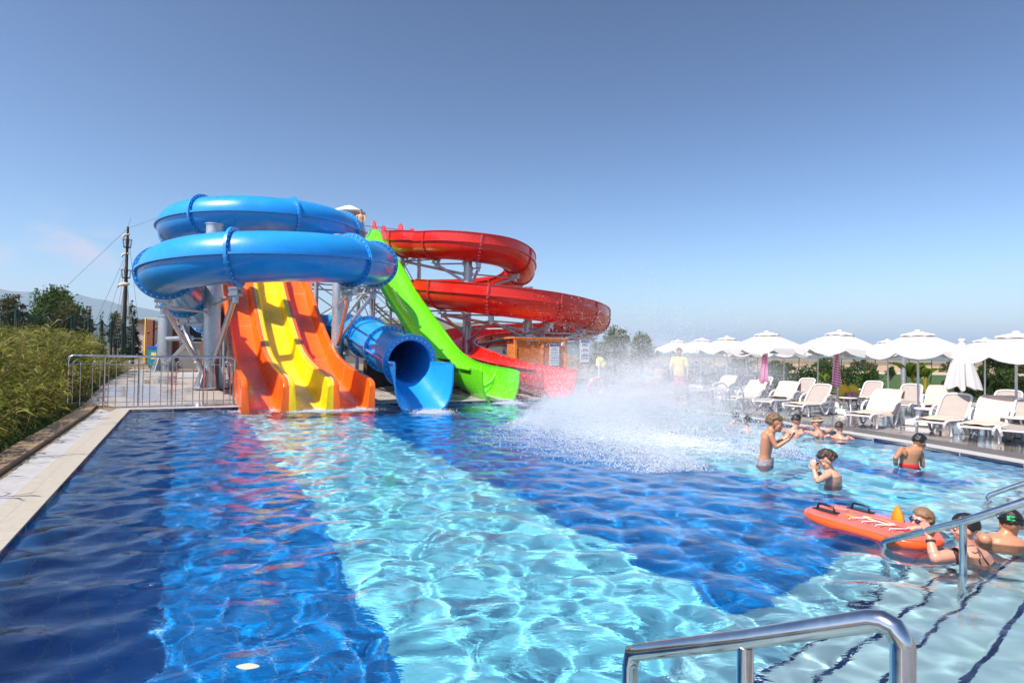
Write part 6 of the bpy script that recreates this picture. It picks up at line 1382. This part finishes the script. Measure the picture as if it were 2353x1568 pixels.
def surf_line(name, pts, r, m, e, body):
    b = MB(); out = []
    dg = [body.matrix_world]; me = body.data
    from mathutils.bvhtree import BVHTree
    bvh = BVHTree.FromPolygons([v.co for v in me.vertices], [tuple(p.vertices) for p in me.polygons])
    for x, y in pts:
        d = ray(x, y); h = bvh.ray_cast(CAMP, d.normalized())
        if h[0] is not None: out.append(h[0]+h[1]*.0015)
    if len(out) > 1: b.tube(out, r, 5); b.build(name, m, e)
surf_line('tattoo', [(2243, 1258), (2252, 1268), (2258, 1280), (2266, 1290), (2270, 1296)], .007, inkm, f.e, bd); surf_line('tattoo', [(2246, 1264), (2250, 1274), (2249, 1286), (2252, 1294)], .006, inkm, f.e, bd); surf_line('tattoo', [(2232, 1266), (2238, 1270), (2246, 1268)], .004, inkm, f.e, bd)
surf_line('swimsuit_strap', [(2190+k*3, 1250+k*10) for k in range(6)], .02, mat('dark_band', (.03, .02, .02), .7), f.e, bd); surf_line('swimsuit_strap', [(2214, 1252), (2224, 1253), (2236, 1252)], .004, mat('dark_band', (.03, .02, .02), .7), f.e, bd)
# boy with green goggles
f = Fig(2292, 1262, 'wet tanned boy with bright green goggles on his dark hair', 'tan'); P = f.P; face = Vector((.45, .80, -.25)); Rm = basis(face); hc = P(2322, 1203, .0); fwd = Vector((.4, .9, 0)).normalized(); side = Vector((fwd.y, -fwd.x, 0))
torso(f.b, [(P(2296, 1300, .1), .14, .10, side, fwd), (P(2296, 1262, .04), .165, .105, side, fwd), (P(2298, 1243), .175, .095, side, fwd), (P(2302, 1232), .13, .075, side, fwd), (P(2308, 1226), .06, .052, side, fwd)]); limb(f.b, [P(2306, 1232), P(2314, 1222), P(2320, 1212)], [.055, .047, .045]); head_parts(f.b, hc, Rm, .98)
arm(f, P(2262, 1238, -.02), P(2248, 1228, .20), P(2240, 1215, .38), hd=(-.2, .6, .2), hn=(0, 0, -1), s=.9); arm(f, P(2336, 1246, .02), P(2352, 1262, -.05), P(2360, 1285, .0)); f.done(.0075)
face_parts(f.e, hc, Rm, .98); hair_part(f.e, hc, Rm, 1.01, HR['dark'], 'crop', 45, .007)
b = MB(); ring = [hc+Rm @ (Vector((.084*math.cos(a), -.010+.103*math.sin(a), .040))*1.) for a in [2*math.pi*j/24 for j in range(24)]]; b.tube(ring, .009, 6, closed=True); g_ = b.build('goggle_strap', mat('black_rubber', (.012, .012, .014), .35), f.e)
b = MB(); [b.box(hc+Rm @ Vector((-.022+.030*k-.01, -.108, .040)), (.011, .006, .017), Rm) for k in range(2)]; b.build('goggle_buckle', mat('bright_green', (.0, .55, .12), .4), f.e)
# floating leaf
q = at(569, 1532, WZ+.012); b = MB(); b.loft([[q+Vector((math.cos(a)*.045*r_*(1+.3*math.cos(2*a)), math.sin(a)*.030*r_, .006*r_)) for a in [2*math.pi*j/14 for j in range(14)]] for r_ in (1, .6, .2)], cap=True); tag(b.build('floating_leaf', mat('pale_leaf', (.55, .52, .40), .6, var=.2)), 'pale dry leaf floating on the dark blue water at the bottom', 'leaf')
# ---------------------------------------------------------------- spray and foam
spraym = bpy.data.materials.new('water_spray'); spraym.use_nodes = True; t = spraym.node_tree; p = t.nodes['Principled BSDF']; p.inputs['Base Color'].default_value = (.88, .92, .95, 1); p.inputs['Roughness'].default_value = .25
tl = N(t, 'ShaderNodeBsdfTranslucent'); tl.inputs['Color'].default_value = (.90, .94, .97, 1); ms = N(t, 'ShaderNodeMixShader', i_0=.45); L(t, p.outputs[0], ms.inputs[1]); L(t, tl.outputs[0], ms.inputs[2]); L(t, ms.outputs[0], t.nodes['Material Output'].inputs['Surface'])
def droplets(name, Pn, S, label):
    n = len(Pn); A = np.array([[1, 0, 0], [-1, 0, 0], [0, 1, 0], [0, -1, 0], [0, 0, 1], [0, 0, -1]], float); st = 1+.5*rng.random((n, 1, 1))
    Vv = (Pn[:, None, :]+A[None]*S[:, None, None]*np.concatenate([np.ones((n, 1, 2)), st], 2)).reshape(-1, 3)
    T_ = np.array([[0, 2, 4], [2, 1, 4], [1, 3, 4], [3, 0, 4], [2, 0, 5], [1, 2, 5], [3, 1, 5], [0, 3, 5]]); F = (np.arange(n)[:, None, None]*6+T_[None]).reshape(-1)
    return tag(rawmesh(name, Vv, F, 3, spraym, True), label, 'spray', kind='stuff')
def wavez(x, y): return wave_h(np.atleast_1d(x), np.atleast_1d(y))+WZ
C0 = np.array(at(1470, 1010, WZ)); r = rng
def burst(n, c, spread, vmean, vsd, tmax, s0, s1, g=9.8):
    c = np.array(c); p0 = c+r.normal(size=(n, 3))*np.array(spread); p0[:, 2] = WZ; v = np.array(vmean)+r.normal(size=(n, 3))*np.array(vsd); v[:, 2] = np.abs(v[:, 2]); T_ = 2*v[:, 2]/g; tt = r.random(n)**.8*np.minimum(T_, tmax)
    p = p0+v*tt[:, None]*.9; p[:, 2] = WZ+v[:, 2]*tt-.5*g*tt*tt; cl = r.normal(size=(n, 3))*.03; p += cl; s = s0*(s1/s0)**(r.random(n)**3); k = p[:, 2] > WZ; return p[k], s[k]
sets = []
# low white churn: tongues of thrown water
def tongue(n, a, c, w, h, s0=.0035, s1=.0105):
    a, c = np.array(a), np.array(c); f = r.random(n); p = a+(c-a)*f[:, None]; perp = np.array([-(c-a)[1], (c-a)[0], 0]); perp /= np.linalg.norm(perp)
    q = r.normal(size=n); p = p+perp*(q*w*(.4+.9*np.sin(np.pi*f)))[:, None]; ph = np.abs(r.normal(size=n))*h*(.35+np.sin(np.pi*f))*np.exp(-q*q*.5)*(.6+.8*np.abs(np.sin(9*f+3*q))); p[:, 2] = WZ+ph; return p, s0*(s1/s0)**(r.random(n)**2.5)
sets += [tongue(44000, at(1225, 965, WZ), at(1560, 1085, WZ), .55, .28), tongue(36000, at(1330, 950, WZ), at(1800, 1060, WZ), .75, .40), tongue(20000, at(1250, 935, WZ), at(1700, 975, WZ), .7, .55)]
sets += [burst(30000, at(1440, 985, WZ), (.8, .8, 0), (.2, .5, 0), (1.2, 1.2, 3.6), 9, .0030, .008), burst(34000, at(1560, 960, WZ), (1.0, 1.2, 0), (.3, .6, 0), (1.2, 1.5, 3.0), 9, .0028, .007),
         burst(34000, at(1480, 990, WZ), (.6, .6, 0), (1.1, .8, 1.5), (1.0, 1.0, 5.0), 9, .0035, .0095), burst(26000, at(1330, 945, WZ), (.7, .8, 0), (-.5, 1.0, 1.0), (1.0, 1.0, 3.6), 9, .0038, .011), burst(36000, at(1440, 930, WZ), (1.0, 1.0, 0), (-.2, .8, 0), (1.2, 1.0, 3.8), 9, .0038, .010), burst(36000, at(1620, 935, WZ), (1.4, 1.2, 0), (.3, .8, 0), (1.2, 1.0, 3.6), 9, .004, .011), burst(7000, at(1700, 990, WZ), (.8, .8, 0), (.8, -.2, 0), (1.0, 1.0, 2.2), 9, .0028, .007)]
P_ = np.concatenate([a for a, _ in sets]); S_ = np.concatenate([b_ for _, b_ in sets]); k_ = P_[:, 2] < 2.2+1.5*rng.random(len(P_)); P_, S_ = P_[k_], S_[k_]; droplets('splash_spray', P_, S_, 'white burst of spray and droplets thrown up in the middle of the pool')
for (px, py, w, h, n, lab) in ((600, 944, .50, .05, 2600, 'white froth where the left orange lane meets the water'), (715, 944, .50, .06, 3000, 'white froth at the end of the yellow lane'), (812, 941, .45, .05, 2400, 'white froth at the end of the right orange lane'), (985, 948, .35, .10, 3600, 'white froth below the mouth of the blue tube'), (1160, 928, .32, .14, 3800, 'white froth at the foot of the green slide'), (1288, 926, .6, .25, 7000, 'white froth thrown up at the end of the red slide')):
    c = at(px, py-2, WZ); q = rng.normal(size=(n, 3)); p = np.array(c)+np.outer(q[:, 0]*w*.55, np.array(U))+np.outer(-np.abs(q[:, 1])*.16, np.array(V)); p += np.outer((rng.random(n)-.5)*w*1.3, np.array(U))-np.outer(rng.random(n)**2*.45, np.array(V)); p[:, 2] = WZ+.015*rng.normal(size=n)+np.abs(q[:, 2])*h*.55*rng.random(n); droplets('water_froth', p, .004+.010*rng.random(n)**3, lab)
# foam lying on the surface
foam = bpy.data.materials.new('foam'); foam.use_nodes = True; t = foam.node_tree; p = t.nodes['Principled BSDF']; p.inputs['Base Color'].default_value = (.82, .90, .93, 1); p.inputs['Roughness'].default_value = .6
g = N(t, 'ShaderNodeNewGeometry'); at_ = N(t, 'ShaderNodeAttribute', attribute_name='dens'); n1 = N(t, 'ShaderNodeTexNoise', i_Scale=3.2, i_Detail=9., i_Roughness=.68, i_Distortion=1.2); L(t, g.outputs['Position'], n1.inputs['Vector'])
v1 = N(t, 'ShaderNodeTexVoronoi', feature='DISTANCE_TO_EDGE', i_Scale=9.); L(t, g.outputs['Position'], v1.inputs['Vector'])
a_ = mth(t, 'ADD', n1.outputs['Fac'], mth(t, 'MULTIPLY', at_.outputs['Fac'], .62)); a_ = mth(t, 'SUBTRACT', a_, mth(t, 'MULTIPLY', v1.outputs['Distance'], .5)); mr = N(t, 'ShaderNodeMapRange', i_1=.66, i_2=1.0, i_4=.92); L(t, a_, mr.inputs[0]); L(t, mr.outputs[0], p.inputs['Alpha'])
def foam_patch(name, cx, cy, rx, ry, ang, res, k, label):
    nx, ny = int(2*rx/res), int(2*ry/res); uu, vv = np.meshgrid(np.linspace(-rx, rx, nx), np.linspace(-ry, ry, ny)); X = cx+uu*math.cos(ang)-vv*math.sin(ang); Y = cy+uu*math.sin(ang)+vv*math.cos(ang); Z = wave_h(X, Y)+WZ+.010
    idx = np.arange(nx*ny).reshape(ny, nx); ins = is_in(X[:-1, :-1].ravel(), Y[:-1, :-1].ravel(), offs(POOL, -.05)).reshape(ny-1, nx-1); q = np.stack([idx[:-1, :-1], idx[:-1, 1:], idx[1:, 1:], idx[1:, :-1]], -1)[ins]
    o = rawmesh(name, np.stack([X.ravel(), Y.ravel(), Z.ravel()], -1), q.reshape(-1), 4, foam, True); d = k*(1-np.clip(np.hypot(uu/rx, vv/ry), 0, 1)**1.5)-.1; at2 = o.data.attributes.new('dens', 'FLOAT', 'POINT'); at2.data.foreach_set('value', d.ravel().astype(np.float32)); return tag(o, label, 'foam', kind='stuff')
c = at(1500, 1005, WZ); foam_patch('foam', c.x-.1, c.y-.2, 3.4, 2.2, -.95, .05, .95, 'lacy white foam spreading round the splash')
c = at(1300, 925, WZ); foam_patch('foam', c.x, c.y-.6, 2.2, 1.2, .5, .05, .5, 'thin foam before the red slide end')
c = at(700, 950, WZ); foam_patch('foam', c.x, c.y-.1, 1.9, .35, .5, .04, .42, 'thin foam in front of the three lanes')

# fine mist hanging in the burst
mistm = bpy.data.materials.new('mist'); mistm.use_nodes = True; t = mistm.node_tree; t.nodes.clear(); vs_ = N(t, 'ShaderNodeVolumePrincipled', i_Anisotropy=-.1); vs_.inputs['Color'].default_value = (.97, .98, 1, 1)
tcn = N(t, 'ShaderNodeTexCoord'); gr_ = N(t, 'ShaderNodeTexGradient', gradient_type='SPHERICAL'); L(t, tcn.outputs['Object'], gr_.inputs[0]); nn_ = N(t, 'ShaderNodeTexNoise', i_Scale=2.1, i_Detail=4., i_Roughness=.62, i_Distortion=.8); L(t, tcn.outputs['Object'], nn_.inputs['Vector'])
m_ = N(t, 'ShaderNodeMapRange', i_1=.40, i_2=.72, i_3=0., i_4=1.); L(t, nn_.outputs['Fac'], m_.inputs[0]); dd_ = mth(t, 'MULTIPLY', mth(t, 'MULTIPLY', mth(t, 'POWER', gr_.outputs['Fac'], 1.15), m_.outputs[0]), 1.7); L(t, dd_, vs_.inputs['Density']); oo = N(t, 'ShaderNodeOutputMaterial'); L(t, vs_.outputs[0], oo.inputs['Volume'])
b = MB(); b.ell((0, 0, 0), (1, 1, 1), n=24, m=14); 
mo = b.build('spray_mist', mistm); c = at(1500, 985, WZ); mo.location = (c.x+.1, c.y+.3, .95); mo.scale = (3.6, 2.1, 1.15); mo.rotation_euler = (0, 0, .35); tag(mo, 'soft white mist hanging over the splash', 'mist', kind='stuff')
